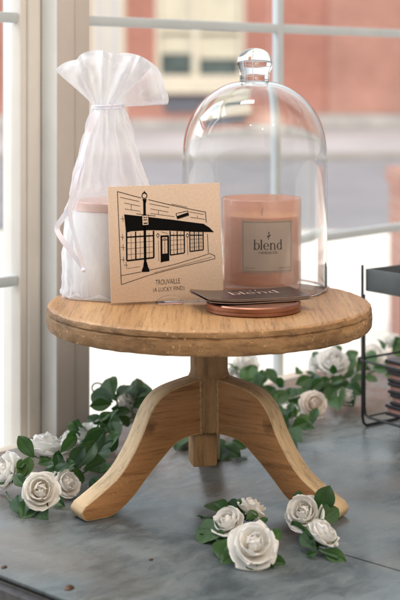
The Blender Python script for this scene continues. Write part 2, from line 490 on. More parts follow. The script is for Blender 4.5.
bpart('blind', M_blind, [(-.93, -.21, .185, .195, 1.78, 3.4), (-.01, .93, .185, .195, 1.66, 3.4)], wn)
bpart('sill', M_cream_paint, [(-1.18, 1.18, -.14, .05, .82, 1.135)], wn)
bpart('basement_window', M_vent, [(-.86, 1.0, -.05, -.004, .38, .74)])
dr = bpart('door', M_whitepanel, [(-2.655, -1.805, .05, .12, .02, 3.39)])
bpart('door_frame', M_cream_paint, [(-2.655, -2.52, -.02, .048, .02, 3.39), (-1.94, -1.805, -.02, .048, .02, 3.39), (-2.3, -2.2, -.01, .048, .02, 3.39)], dr)
bpart('downpipe', M_whitepanel, [(-4.66, -4.50, -.12, -.005, .3, zt)])
bp = thing('brick_pier', (1.06, 6.0, GZ), 'pinkish brick pier on the sunny pavement, at the right edge behind the rack', 'pier')
bpart('shaft', M_brick2, [(-.20, .25, -.2, .25, 0, .72)], bp)
bpart('cap', M_brick2, [(-.215, .265, -.215, .265, .722, .79)], bp)

# ------------------------------------------------------------------ cake stand
XC, YC, ZT, RT = .0085, 1.294, .181, .152
TH = .0225
st = thing('cake_stand', (XC, YC, 0), 'round rustic wooden pedestal stand with three curved legs', 'cake stand')
def jit(r, z, a):
    p = Vector((math.cos(a) * 3, math.sin(a) * 3, z * 60))
    k = (r / RT) ** 4
    return r + k * .0009 * noise.noise(p * 4) + k * .0008 * noise.noise(p * 11), z + k * .0006 * noise.noise(p * 5 + Vector((9, 0, 0)))
bm = bmesh.new()
z0 = ZT - TH
lathe(bm, [(0, ZT), (.05, ZT), (.1, ZT), (RT - .006, ZT), (RT - .0025, ZT - .0005), (RT - .0008, ZT - .002)], 160, jit)
topd = mesh('tabletop', bm, W_top, st)
bm = bmesh.new()
lathe(bm, [(RT - .0008, ZT - .002), (RT, ZT - .0035), (RT, ZT - .0062), (RT - .0016, ZT - .0071), (RT - .0012, ZT - .0078), (RT + .0002, ZT - .0088), (RT + .0004, ZT - .013), (RT, z0 + .003),
           (RT - .0015, z0 + .0008), (RT - .004, z0), (.1, z0), (0, z0)], 220, jit)
mesh('rim', bm, W_rim, topd)
bm = bmesh.new()
lathe(bm, [(0, .1583), (.0172, .1583), (.0178, .152), (.0177, .118), (.0182, .1145), (.0195, .112), (.0196, .064), (.0180, .0612), (.0150, .0605), (0, .0605)], 40,
      lambda r, z, a: (r * (1 + .02 * noise.noise(Vector((math.cos(a) * 2, math.sin(a) * 2, z * 30)))), z))
cl = mesh('column', bm, W_col, st)
bm = bmesh.new(); box(bm, -.0118, .0118, -.0118, .0118, .028, .060, bev=.0025)
mesh('post_foot', bm, W_col, cl, loc=(-.006, 0, 0), rot=(0, 0, R(12)))
for x_ in (-.0078, .0078):
    bm = bmesh.new()
    y_ = -math.sqrt(.0195 ** 2 - x_ ** 2)
    pts_ = [Vector((x_ + .0012 * noise.noise(Vector((x_ * 900, k * .7, 0))), y_ - .0004 + .0006 * noise.noise(Vector((3, x_ * 700, k * .9))), .110 - .049 * k / 24)) for k in range(25)]
    tube(bm, pts_, lambda t: .0011 + .0011 * abs(noise.noise(Vector((x_ * 500, t * 14, 2)))), 8)
    mesh('glue_bead', bm, M_glue, cl)
# leg profile measured on the photo: (r, z) along the leg's own plane
AZ = R(57)
def leg_plane(px, py, t2):
    # left leg, its front face: offset t2 along (cos, -sin)
    u = Vector((-math.sin(AZ), -math.cos(AZ))); nn = Vector((math.cos(AZ), -math.sin(AZ)))
    k = (px - 200) / F
    bx, by = XC + nn.x * t2, YC + nn.y * t2
    r = (k * by - bx) / (u.x - k * u.y)
    Y = by + r * u.y
    return (r, H - (py - 78) / F * Y)
T2 = .0112
up = [(194, 379), (168, 392), (150, 411), (138, 440), (126, 464), (112, 484), (92, 502), (77, 514)]
lo = [(88, 528.5), (108, 523), (128, 505), (144, 484), (160, 464), (180, 444), (196, 437)]
U = [leg_plane(x, y, T2) for x, y in up]; L = [leg_plane(x, y, T2) for x, y in lo]
sh = lambda r: r if r < .03 else .03 + (r - .03) * .93
U = [(sh(r), z) for r, z in U]; L = [(sh(r), z) for r, z in L]
U = [(max(r, .012), z) for r, z in U]; L = [(max(r, .012), z) for r, z in L]
zmin = min(z for r, z in L)
ztop_ = max(z for r, z in U)
zs = lambda z: (z - zmin) * ztop_ / (ztop_ - zmin)
U = [Vector((r, 0, zs(z))) for r, z in U]; L = [Vector((r, 0, zs(z))) for r, z in L]
U[0].x = .010; L[-1].x = .010
tip = U[-1]; ft = L[0]
Uc = catmull(U, 6); Lc = catmull(L, 6)
tipc = catmull([Uc[-1], Vector((tip.x + .0035, 0, tip.z * .62)), Vector((tip.x + .0015, 0, tip.z * .22)), Vector((ft.x + .008, 0, .0003)), Lc[0]], 4)[1:-1]
outline = [p for p in Uc] + tipc + Lc
def make_leg():
    bm = bmesh.new()
    m = len(outline)
    # inset rows so the edges are softly rounded
    c = Vector((sum(p.x for p in outline) / m, 0, sum(p.z for p in outline) / m))
    rows = []
    def inset(d):
        out = []
        for i, p in enumerate(outline):
            t = (outline[(i + 1) % m] - outline[i - 1]); t.y = 0
            if t.length < 1e-9: t = Vector((1, 0, 0))
            t.normalize(); nv = Vector((t.z, 0, -t.x))
            out.append(p + nv * (-d) * ORI)
        return out
    for (y, d) in ((-T2, .0011), (-T2 + .0004, .0004), (-T2 + .0011, 0), (T2 - .0011, 0), (T2 - .0004, .0004), (T2, .0011)):
        rows.append([bm.verts.new((p.x, y, p.z)) for p in inset(d)])
    ed = []
    for a_, b_ in zip(rows[:-1], rows[1:]):
        for i in range(m):
            j = (i + 1) % m
            ed.append(bm.faces.new((a_[i], a_[j], b_[j], b_[i])))
    f1 = bm.faces.new(rows[0]); f2 = bm.faces.new(rows[-1][::-1])
    bmesh.ops.triangulate(bm, faces=[f1, f2])
    for f in ed: f.material_index = 1
    bmesh.ops.recalc_face_normals(bm, faces=bm.faces[:])
    return bm
area = sum(outline[i].x * outline[(i + 1) % len(outline)].z - outline[(i + 1) % len(outline)].x * outline[i].z for i in range(len(outline)))
ORI = 1 if area > 0 else -1
for k, az in enumerate((AZ, -AZ, PI)):
    lg = mesh('leg', make_leg(), W_leg, st, rot=(0, 0, math.atan2(-math.cos(az), -math.sin(az))), angle=50)
    lg.data.materials.append(W_edge)

# ------------------------------------------------------------------ glass cloche
ZB = ZT + .0004
XD, YD, RD = .0545, 1.3695, .0722
cq = thing('glass_cloche', (XD, YD, ZB), 'clear glass bell cloche with round knob, standing over the pink candle', 'cloche')
hz = [(RD, .0), (RD, .0018), (RD, .004), (RD, .03), (RD, .07), (RD, .10), (RD, .128)]
for (hw, y) in ((71.5, 145), (69, 131), (63.5, 116.5), (55, 104), (45, 94.5), (33, 87), (22, 83), (12, 81.5), (0, 81)):
    hz.append((hw / F * YD * (RD / (72.5 / F * YD)), H - (y - 78) / F * YD - ZT))
hzs = [hz[0]] + [(max(p.x, 0), p.y) for p in catmull([Vector((r, z, 0)) for r, z in hz[1:]], 5)]
hzs[-1] = (0, hzs[-1][1])
tw = .0021
inner = []
for i, (r, z) in enumerate(hzs):
    a_ = Vector(hzs[max(0, i - 1)]); b_ = Vector(hzs[min(len(hzs) - 1, i + 1)])
    t_ = (b_ - a_).normalized(); nv = Vector((-t_.y, t_.x))
    inner.append((max(0, r + nv.x * tw), z + nv.y * tw))
inner[0] = (RD - tw, 0.0004); inner[-1] = (0, hzs[-1][1] - tw)
rim_ = [(RD - tw * .8, -.0002), (RD - tw * .3, -.0002)]
bm = bmesh.new()
lathe(bm, inner[::-1] + rim_ + [(RD, .0005)] + hzs[1:], 96)
mesh('dome', bm, M_dome, cq, angle=80)
zk = hzs[-1][1]
bm = bmesh.new()
kp = [(0, zk + .0006), (.0150, zk - .0004), (.0149, zk + .002), (.0151, zk + .005), (.0159, zk + .009), (.0171, zk + .0130), (.0179, zk + .0172), (.0172, zk + .0220), (.0147, zk + .0264), (.0104, zk + .0299), (.0054, zk + .0319), (0, zk + .0325)]
kps = [kp[0], kp[1]] + [(max(0, p.x), p.y) for p in catmull([Vector((r, z, 0)) for r, z in kp[2:]], 4)]
kps[-1] = (0, kp[-1][1])
lathe(bm, kps, 48); mesh('knob', bm, M_dome, cq, angle=70)

# ------------------------------------------------------------------ flat lettering
def flat(bm, pts):  # pts in xy plane
    vs = [bm.verts.new((x, y, 0)) for x, y in pts]
    f = bm.faces.new(vs)
    return f
def seg(bm, a_, b_, w):
    a_ = Vector(a_); b_ = Vector(b_); d = (b_ - a_)
    if d.length < 1e-9: return
    d.normalize(); nv = Vector((-d.y, d.x)) * w / 2
    flat(bm, [a_ - nv, b_ - nv, b_ + nv, a_ + nv])
def line(bm, pts, w, close=False):
    pts = list(pts) + ([pts[0]] if close else [])
    for a_, b_ in zip(pts[:-1], pts[1:]): seg(bm, a_, b_, w)
def ringpoly(bm, cx, cy, rx, ry, tx, ty, a0=0.0, a1=2 * PI, n=26):
    for i in range(n):
        A, B = a0 + (a1 - a0) * i / n, a0 + (a1 - a0) * (i + 1) / n
        flat(bm, [(cx + rx * math.cos(A), cy + ry * math.sin(A)), (cx + rx * math.cos(B), cy + ry * math.sin(B)),
                  (cx + (rx - tx) * math.cos(B), cy + (ry - ty) * math.sin(B)), (cx + (rx - tx) * math.cos(A), cy + (ry - ty) * math.sin(A))])
def rect(bm, x0, y0, x1, y1): flat(bm, [(x0, y0), (x1, y0), (x1, y1), (x0, y1)])
def blend_word(bm, w):
    """serif word 'blend', width w, baseline at y=0, centred on x=0"""
    t = bmesh.new()
    x = 0.0; st_, thin = .20, .07
    def stem(x, h):
        rect(t, x, 0, x + st_, h); rect(t, x - .06, 0, x + st_ + .06, thin)
        flat(t, [(x - .07, h - .015), (x, h - .06), (x, h)])
    # b
    stem(x, 1.5); ringpoly(t, x + st_ + .25, .5, .40, .5, .19, .08, -PI * .75, PI * .75); x += .98
    # l
    stem(x, 1.5); x += .40
    # e
    ringpoly(t, x + .40, .5, .42, .5, .19, .08, R(8), R(318)); rect(t, x + .10, .50, x + .80, .50 + thin); x += .98
    # n
    stem(x, 1.0); ringpoly(t, x + .40, .62, .37, .39, .17, .10, 0, PI, 16); rect(t, x + .60, 0, x + .77, .62); rect(t, x + .56, 0, x + .84, thin); x += 1.02
    # d
    ringpoly(t, x + .38, .5, .40, .5, .19, .08, PI * .25, PI * 1.75); rect(t, x + .58, 0, x + .77, 1.5); rect(t, x + .60, 0, x + .83, thin); flat(t, [(x + .53, 1.485), (x + .60, 1.44), (x + .60, 1.5)]); x += .84
    k = w / x
    for v in t.verts: v.co = Vector(((v.co.x - x / 2) * k, v.co.y * k, 0))
    merge(bm, t)
def merge(bm, t):
    mp = {v: bm.verts.new(v.co) for v in t.verts}
    for f in t.faces:
        try: bm.faces.new([mp[v] for v in f.verts])
        except ValueError: pass
    t.free()
def text_bm(txt, w, h=None, bold=0.0):
    cu = bpy.data.curves.new('t', 'FONT'); cu.body = txt; cu.align_x = 'CENTER'; cu.offset = bold; cu.resolution_u = 3
    o = bpy.data.objects.new('t', cu); C.objects.link(o)
    dg = bpy.context.evaluated_depsgraph_get()
    me = o.evaluated_get(dg).to_mesh()
    bm = bmesh.new(); bm.from_mesh(me)
    o.evaluated_get(dg).to_mesh_clear(); bpy.data.objects.remove(o); bpy.data.curves.remove(cu)
    xs = [v.co.x for v in bm.verts]; ys = [v.co.y for v in bm.verts]
    kx = w / (max(xs) - min(xs)); ky = (h / (max(ys) - min(ys))) if h else kx
    cx = (max(xs) + min(xs)) / 2; y0_ = min(ys)
    for v in bm.verts: v.co = Vector(((v.co.x - cx) * kx, (v.co.y - y0_) * ky, 0))
    return bm
def shift(bm, dx, dy, rot=0.0):
    for v in bm.verts:
        x, y = v.co.x, v.co.y
        v.co.x = x * math.cos(rot) - y * math.sin(rot) + dx; v.co.y = x * math.sin(rot) + y * math.cos(rot) + dy
    return bm
def wrap(bm, Rr, ang0, z0):
    """lay a flat drawing on a vertical cylinder facing -Y"""
    for v in bm.verts:
        a_ = ang0 + v.co.x / Rr
        v.co = Vector((Rr * math.sin(a_), -Rr * math.cos(a_), z0 + v.co.y))
    return bm

# ------------------------------------------------------------------ pink candle under the cloche
XJ, YJ, RJ, HJ = .0612, 1.3675, .0395, .0912
cd = thing('candle', (XJ, YJ, ZT + .0002), 'pink glass jar candle with a taupe label, under the glass cloche', 'candle')
bm = bmesh.new()
lathe(bm, [(0, .0), (RJ - .003, .0), (RJ - .0008, .001), (RJ, .004), (RJ, HJ - .001), (RJ - .0006, HJ), (RJ - .0018, HJ), (RJ - .0022, HJ - .002), (RJ - .0022, .009), (RJ - .004, .007), (0, .0065)], 80)
mesh('glass_jar', bm, M_candle_glass, cd, angle=60)
bm = bmesh.new()
rw = RJ - .0026
lathe(bm, [(0, .0075), (rw - .002, .0078), (rw, .010), (rw, HJ - .017), (rw - .001, HJ - .0178), (rw - .006, HJ - .0182), (0, HJ - .0180)], 64)
wx = mesh('wax', bm, M_wax, cd)
bm = bmesh.new(); tube(bm, [(0, 0, HJ - .019), (.0005, 0, HJ - .014), (.0015, 0, HJ - .010)], .0009, 6); mesh('wick', bm, M_brown_ink, wx)
LA = R(7); zl0, zl1 = .0215, .0715
zl0, zl1 = .203 - ZT, .2527 - ZT
RL = RJ + .00025
def patch(x0, x1, y0, y1, Rr, n=24):
    b_ = bmesh.new()
    for i in range(n):
        rect(b_, x0 + (x1 - x0) * i / n, y0, x0 + (x1 - x0) * (i + 1) / n, y1)
    bmesh.ops.remove_doubles(b_, verts=b_.verts[:], dist=1e-6)
    return wrap(b_, Rr, LA, 0)
lw = R(38.5) * RJ
lb = mesh('label', patch(-lw, lw, zl0, zl1, RL), M_label, cd)
bm = bmesh.new()
zc = (zl0 + zl1) / 2
blend_word(bm, .0280)
for v in bm.verts: v.co.y += -.0030
mesh('blend_lettering', wrap(bm, RL + .0002, LA, zc), M_brown_ink, lb, smooth=False)
bm = shift(text_bm('CANDLE CO.', .0190, .0021, .012), 0, -.0068)
mesh('small_lettering', wrap(bm, RL + .0002, LA, zc), M_brown_ink, lb, smooth=False)
bm = bmesh.new()   # small sprig emblem over the word
line(bm, [(0, .0066), (.0004, .0096), (.0003, .0120)], .0006)
for (x, y, a_) in ((.0003, .0120, .7), (.0004, .0130, -.7), (.0004, .0152, 0)):
    c_, s_ = math.cos(a_), math.sin(a_); y -= .0032
    flat(bm, [(x + p * c_ - q * s_, y + p * s_ + q * c_) for p, q in ((0, 0), (.0008, .0012), (0, .0028), (-.0008, .0012))])
mesh('sprig_emblem', wrap(bm, RL + .0002, LA, zc), M_brown_ink, lb, smooth=False)
for grp in (((-.0235, -.0195), (-.0188, -.0130)), ((.0100, .0150), (.0157, .0205), (.0211, .0235))):
    bm = bmesh.new()
    for x0, x1 in grp: rect(bm, x0, -.0212, x1, -.0204)
    mesh('fine_print', wrap(bm, RL + .0002, LA, zc), M_label_line, lb, smooth=False)
bm = bmesh.new()
e = .0008
for (x0, y0_, x1, y1_) in ((-lw + e, zl0 + e, -lw + 2 * e, zl1 - e), (lw - 2 * e, zl0 + e, lw - e, zl1 - e)):
    rect(bm, x0, y0_, x1, y1_)
for i in range(20):
    xa, xb = -lw + 2 * e + (2 * lw - 4 * e) * i / 20, -lw + 2 * e + (2 * lw - 4 * e) * (i + 1) / 20
    rect(bm, xa, zl0 + e, xb, zl0 + 2 * e); rect(bm, xa, zl1 - 2 * e, xb, zl1 - e)
mesh('border_line', wrap(bm, RL + .0002, LA, 0), M_label_line, lb, smooth=False)

# ------------------------------------------------------------------ copper lid and business cards
XL, YL, RLd = .0485, 1.2445, .0428
ld = thing('candle_lid', (XL, YL, ZT + .0002), 'flat round copper candle lid lying in front of the cloche', 'lid')
bm = bmesh.new()
lathe(bm, [(0, 0), (RLd - .0015, 0), (RLd, .0008), (RLd, .0026), (RLd - .0006, .0031), (RLd - .0006, .0036), (RLd, .0042), (RLd, .0074), (RLd - .001, .0084), (RLd - .003, .0086), (RLd - .004, .0080), (0, .0080)], 80)
mesh('lid_disc', bm, M_copper, ld, angle=25)
cw, cdp, ct = .098, .056, .0006
def card(i, dx, dy, da, z, label):
    o = thing('business_card', (.0455 + dx, 1.2560 + dy, z), label, 'business card', R(17) + da, 'business cards stacked on the copper lid')
    bm = bmesh.new()
    n = 16
    for k in range(n):
        x0, x1 = -cw / 2 + cw * k / n, -cw / 2 + cw * (k + 1) / n
        box(bm, x0, x1, -cdp / 2, cdp / 2, 0, ct)
    bmesh.ops.remove_doubles(bm, verts=bm.verts[:], dist=1e-7)
    bend = lambda x: .0030 * max(0, (-x - .015) / (.034)) ** 2 * .9 + .0010 * max(0, (x - .02) / .03) ** 2
    for f in list(bm.faces):
        c_ = f.calc_center_median()
        if abs(f.normal.x) > .9 and abs(c_.x) < cw / 2 - 1e-5: bm.faces.remove(f)
    for v in bm.verts: v.co.z += bend(v.co.x)
    p = mesh('card_sheet', bm, M_blackcard, o, angle=20)
    p.data.materials.append(M_cardedge)
    for f in p.data.polygons:
        if abs(f.normal.z) < .5: f.material_index = 1
    if i == 3:
        bm = bmesh.new(); blend_word(bm, .046)
        for v in bm.verts:
            v.co.x += .006; v.co.y -= .002
            v.co.z = ct + .00025 + bend(v.co.x)
        mesh('blend_lettering', bm, M_pinkfoil, p, smooth=False)
        bm = bmesh.new()
        for q in (-.004, 0, .004): line(bm, [(.006 + q, .014), (.006 + q * 1.6, .020)], .0009)
        for v in bm.verts: v.co.z = ct + .00025 + bend(v.co.x)
        mesh('sprig_emblem', bm, M_pinkfoil, p, smooth=False)
zcard = ZT + .0091
for i, (dx, dy, da) in enumerate(((.0015, -.001, .03), (-.001, .0005, -.02), (.001, 0, .015), (0, 0, 0))):
    card(i, dx, dy, da, zcard + i * .0010,
         'topmost dark business card with pale lettering on the copper lid' if i == 3 else 'dark business card stacked underneath the lettered top card')

# ------------------------------------------------------------------ white candle and organza bag
XW, YW, RW = -.0855, 1.3300, .0372
wc = thing('candle', (XW, YW, ZT + .0008), 'white jar candle with rose gold lid, wrapped in the sheer bag', 'candle')
zl_ = H - (212.5 - 78) / F * (YW - RW) - ZT - .0008
bm = bmesh.new()
lathe(bm, [(0, 0), (RW - .003, 0), (RW - .0008, .0012), (RW, .004), (RW, zl_ - .0015), (RW - .001, zl_ - .0004), (0, zl_ - .0004)], 64); mesh('jar', bm, M_white, wc)
bm = bmesh.new(); r_ = RW + .0006
lathe(bm, [(0, zl_), (r_ - .0005, zl_), (r_, zl_ + .0005), (r_, zl_ + .0078), (r_ - .001, zl_ + .0088), (r_ - .003, zl_ + .009), (0, zl_ + .0088)], 64); mesh('lid', bm, M_rose_gold, wc)

bg = thing('organza_bag', (XW, YW, ZT), 'sheer white organza gift bag tied at the neck around the white candle', 'gift bag')
zn = H - (108 - 78) / F * YW - ZT            # neck height above the board
xn = (107.5 - 200) / F * YW - XW
uvs = {}
def sheet(bm, grid, vals):
    n, m = len(grid), len(grid[0])
    V = [[bm.verts.new(p) for p in row] for row in grid]
    lay = bm.loops.layers.uv.verify(); lay.name
    for i in range(n - 1):
        for j in range(m):
            k = (j + 1) % m
            f = bm.faces.new((V[i][j], V[i][k], V[i + 1][k], V[i + 1][j]))
            for lp, (ii, jj) in zip(f.loops, ((i, j), (i, j + 1), (i + 1, j + 1), (i + 1, j))):
                lp[lay].uv = (jj / m, vals[ii])
    return V
NA = 240
def bodyp(t, a_):
    """t: 0 floor .. 1 neck"""
    z = zn * t
    ease = max(0.0, (t - .30) / .70)
    half = .0500 * (1 - .04 * t) if ease <= 0 else (.0493 * (1 - ease ** 1.25) + .0130 * ease ** 1.25)
    sq = 1 - .07 * (1 - t)            # the sewn corners pull the skirt a little square
    ca, sa = math.cos(a_), math.sin(a_)
    rr = half / (max(abs(ca), abs(sa)) ** .12) * sq
    fold = 0
    fold += .10 * math.sin(9 * a_ + 2.0 * math.sin(3 * t)) * (.15 + ease) * half
    fold += .07 * math.sin(17 * a_ + 1.3 + 3 * t) * ease * half
    fold += .004 * noise.noise(Vector((ca * 2.2, sa * 2.2, z * 34)))
    fold += .0024 * noise.noise(Vector((ca * 6, sa * 6, z * 80)))
    low = max(0, 1 - t / .12)
    fold += low * (.0025 * math.sin(23 * a_) + .004 * noise.noise(Vector((ca * 5, sa * 5, 3))))
    rr += fold
    rmin = .0395 if t < .56 else 0
    rr = max(rr, rmin)
    fy = .86 if t < .45 else .86 + .1 * (t - .45)
    x, y = rr * ca, rr * sa * fy
    if y < 0 and t < .6: y = max(y, -.0405 - .002 * noise.noise(Vector((a_ * 3, z * 30, 0))))
    m_ = math.hypot(x, y)
    if t < .56 and m_ < .0392: x *= .0392 / m_; y *= .0392 / m_
    return Vector((x + xn * ease, y, z + .0009))
rowsT = [i / 46 for i in range(47)]
grid = [[bodyp(t, 2 * PI * j / NA) for j in range(NA)] for t in rowsT]
# the open mouth: a fan above the tie
FL = [(-54, .0595), (-30, .0545), (5, .0515), (30, .0570), (46, .0590)]
def fan_len(ph):
    pts = [(-56, .0600), (-30, .0560), (0, .0520), (30, .0570), (50, .0595), (66, .0560), (82, .0575)]
    for (a0, l0), (a1, l1) in zip(pts[:-1], pts[1:]):
        if ph <= a1: return l0 + (l1 - l0) * max(0, (ph - a0) / (a1 - a0))
    return pts[-1][1]
def mouthp(t, j):
    q = j / NA
    a_ = 2 * PI * q
    ca, sa = math.cos(a_), math.sin(a_)
    # q runs from +x over the back (sa > 0) to -x, then over the front
    def sm(k): return k * k * (3 - 2 * k)
    dd = None
    if sa >= 0: ph = 84 + (-50 - 84) * (q / .5)
    elif q < .84: ph = -54 + (46 + 54) * ((q - .5) / .34)
    elif q < .91: ph = 46 + (14 - 46) * sm((q - .84) / .07); dd = -1 + 1.0 * (q - .84) / .07
    else: ph = 14 + (84 - 14) * sm((q - .91) / .09); dd = 0 + 1.0 * (q - .91) / .09
    Ln = fan_len(ph) * t * (1 + .035 * math.sin(q * 41) * t + .05 * t * noise.noise(Vector((q * 14, 7, t))))
    p0 = bodyp(1.0, a_)
    side = 1 if sa >= 0 else -1
    dep = (side * abs(sa) ** .35 if dd is None else dd) * (.005 + .011 * t)
    wav = (.0036 * math.sin(q * 2 * PI * 9 + 1.0) + .0024 * math.sin(q * 2 * PI * 21 + 2 * t) + .009 * noise.noise(Vector((q * 18, t * 3.5, 1))) + .004 * noise.noise(Vector((q * 50, t * 7, 4)))) * min(1, 1.6 * t) * (1.25 - .5 * t)
    phr = R(ph + 2.5 * math.sin(q * 60) * t)
    fx = xn + Ln * math.sin(phr) + .0118 * ca * (1 - t)
    fz = zn + Ln * math.cos(phr) + .0009 - .004 * t * max(0, math.sin(phr)) ** 2
    fyy = p0.y * (1 - t) + (dep + wav) * t
    return Vector((fx, fyy, fz))
mt = [(i + 1) / 24 for i in range(24)]
grid += [[mouthp(t, j) for j in range(NA)] for t in mt]
vals = [.9 * t for t in rowsT] + [.9 + .1 * t * .999 for t in mt]
vals = [(v if v < .9 else .9 * 0 + .5 + .5 * ((v - .9) / .1)) for v in vals]
bm = bmesh.new(); sheet(bm, grid, vals)
bag = mesh('bag_cloth', bm, M_sheer, bg, angle=180)
bag.data.uv_layers[0].name = 'weave'
# gathered floor of the bag, puckered on the board
bm = bmesh.new()
pts = [Vector((.0425 * math.cos(a_) * (1 + .05 * math.sin(5 * a_)), .0385 * math.sin(a_) * (1 + .03 * math.sin(7 * a_)), .0022 + .0012 * math.sin(11 * a_))) for a_ in [2 * PI * k / 90 for k in range(90)]]
g2 = [[Vector((p.x * k + .0006 * math.sin(j * 1.9), p.y * k, .0008 + h * (1 + .5 * math.sin(j * .9)))) for j, p in enumerate(pts)] for (k, h) in ((.93, .0), (1.10, .0002), (1.17, .0012), (1.16, .0030), (1.08, .0040))]
sheet(bm, g2, (.1, .2, .3, .4, .5))
hm = mesh('bag_hem', bm, M_sheer, bg, angle=180); hm.data.uv_layers[0].name = 'weave'
def ribbon(bm, pts, w, up=(0, -1, 0)):
    P = catmull(pts, 8); n = len(P); prev = None
    for i, p in enumerate(P):
        t_ = (P[min(n - 1, i + 1)] - P[max(0, i - 1)]).normalized()
        tw_ = Vector(up) + Vector((.5 * math.sin(i * .23), 0, .3 * math.cos(i * .2)))
        sd = t_.cross(tw_).normalized() * w / 2
        a_, b_ = bm.verts.new(p - sd), bm.verts.new(p + sd)
        if prev: bm.faces.new((prev[0], prev[1], b_, a_))
        prev = (a_, b_)
YB = YW - .045
def rb(px, py, dy=0.0):
    Y = YB + dy
    return Vector(((px - 200) / F * Y - XW, Y - YW, H - (py - 78) / F * Y - ZT))
bm = bmesh.new()
for k in range(2):
    pts = [Vector((xn + (.0142 + .0004 * k) * math.cos(a_), (.0142) * math.sin(a_) * .95, zn + .0006 + k * .0022 + .0008 * math.sin(a_ + k))) for a_ in [2 * PI * i / 28 for i in range(28)]]
    tube(bm, pts, .0011, 8, True)
mesh('tie_cord', bm, M_ribbon, bg)
bm = bmesh.new(); ribbon(bm, [rb(97, 110, .030), rb(91, 124, .018), rb(86, 140, .008), rb(80, 165, 0), rb(75, 190, -.002), rb(71, 205, -.003), rb(62, 219, -.002), rb(57, 227, 0), rb(60, 236, -.002), rb(72, 253, -.004), rb(83, 268, -.004)], .0052)
mesh('ribbon', bm, M_ribbon, bg)
bm = bmesh.new(); ribbon(bm, [rb(98, 112, .028), rb(92, 128, .016), rb(84, 152, .004), rb(76, 180, -.003), rb(71, 200, -.005), rb(70, 215, -.006), rb(74, 235, -.006), rb(79, 252, -.006), rb(83.5, 269, -.005)], .0040)
mesh('ribbon', bm, M_ribbon, bg)
bm = bmesh.new(); bmesh.ops.create_icosphere(bm, subdivisions=2, radius=.0022, matrix=Matrix.Translation(rb(83.5, 270, -.006))); mesh('bead', bm, M_ribbon, bg)

# ------------------------------------------------------------------ printed kraft card
BL, BR = Vector((-.0820, 1.2695, ZT + .0018)), Vector((.0222, 1.2880, ZT + .0042))
ex = (BR - BL); CWd = ex.length; ex.normalize()
CH = .1075
lean = R(4)
nf = Vector((ex.y, -ex.x, 0)).normalized()        # faces the camera
eu = (Vector((0, 0, 1)) * math.cos(lean) - nf * math.sin(lean)).normalized()
eu = (eu - ex * eu.dot(ex)).normalized(); ez = ex.cross(eu)
pc = thing('printed_card', (0, 0, 0), 'square kraft card printed with a black line drawing of a shopfront', 'card')
pc.matrix_world = Matrix(((ex.x, eu.x, ez.x, BL.x), (ex.y, eu.y, ez.y, BL.y), (ex.z, eu.z, ez.z, BL.z), (0, 0, 0, 1)))
bm = bmesh.new(); box(bm, 0, CWd, 0, CH, -.0020, 0, bev=.0003); mesh('card_board', bm, M_kraft, pc)
def cp(px, py):
    # photo pixel -> card coordinates (the card's four corners in the photo)
    TL, TR, BLp = Vector((110, 191)), Vector((222, 185.3)), Vector((112.5, 304.5))
    a_, b_ = TR - TL, BLp - TL
    d = Vector((px, py)) - TL
    det = a_.x * b_.y - a_.y * b_.x
    u = (d.x * b_.y - d.y * b_.x) / det; v = (a_.x * d.y - a_.y * d.x) / det
    return (u * CWd, (1 - v) * CH)
def cl_(*p): return [cp(x, y) for x, y in p]
PXW = CWd / 112
bm = bmesh.new()
def ln(pts, w=.55, close=False): line(bm, cl_(*pts), w * PXW, close)
def fl(pts): flat(bm, cl_(*pts))
# facade outlines and brick courses
ln([(119.5, 195.5), (133, 199), (143, 201.5)], .6); ln([(150, 203), (170, 207.5), (190, 211.5), (207.5, 214.7)], .6)
ln([(119.5, 195.5), (121, 240), (122.6, 286)], .6); ln([(207.3, 214.7), (208, 225)], .6); ln([(209, 236), (209.6, 255)], .5)
ln([(122, 201), (141, 205)], .45); ln([(151, 207), (171, 210.6)], .45); ln([(191, 214.5), (206, 217)], .4)
ln([(126, 206.5), (142, 209.6)], .4); ln([(126.5, 212.5), (142, 214.5)], .4); ln([(152, 212), (170, 215)], .4); ln([(152, 216.5), (176, 219.5)], .4); ln([(133, 208.2), (133, 212.9)], .4)
ln([(138, 217), (157, 219)], .5); ln([(160, 214), (160, 217.6)], .4); ln([(192, 219.8), (207, 221.8)], .4); ln([(199, 218), (199, 220.7)], .4); ln([(173, 207), (189, 210)], .35)
for (x, y) in ((124, 222), (123.5, 240), (124, 250), (124.2, 262), (127, 267)): ln([(x - 1.6, y), (x + 2.2, y + .2)], .35); ln([(x + .6, y - 3), (x + .8, y + 3)], .35)
# awning
fl([(126, 217.7), (146, 219.6), (172, 222.3), (205.3, 226.2), (211, 229.8), (215.6, 234.3), (196, 234.2), (172, 233.2), (150, 233.0), (133, 234.2), (127.6, 235.6)])
# shop windows
def window(x0, y0, x1, y1, y0b, y1b, nv, thick=1.2, bars=3):
    # sides x0,x1; tops y0,y0b; bottoms y1,y1b
    ln([(x0, y0), (x0, y1)], thick); ln([(x1, y0b), (x1, y1b)], thick); ln([(x0, y1), (x1, y1b)], thick)
    ty, tyb = y0 + (y1 - y0) * .18, y0b + (y1b - y0b) * .18
    ln([(x0, ty), (x1, tyb)], thick * .9)
    for i in range(1, nv + 1):
        k = i / (nv + 1); x = x0 + (x1 - x0) * k
        ln([(x, y0 + (y0b - y0) * k), (x, y1 + (y1b - y1) * k)], thick * .85)
    for i in range(nv + 1):
        k = (i + .5) / (nv + 1); x = x0 + (x1 - x0) * k
        ln([(x, y0 + 1), (x, y1 + (y1b - y1) * k)], .3)
    for i in range(1, bars + 1):
        k = .18 + .82 * i / (bars + 1)
        ln([(x0, y0 + (y1 - y0) * k), (x1, y0b + (y1b - y0b) * k)], .3)
window(128.2, 235, 155, 263, 233.5, 259.8, 2, 1.5)
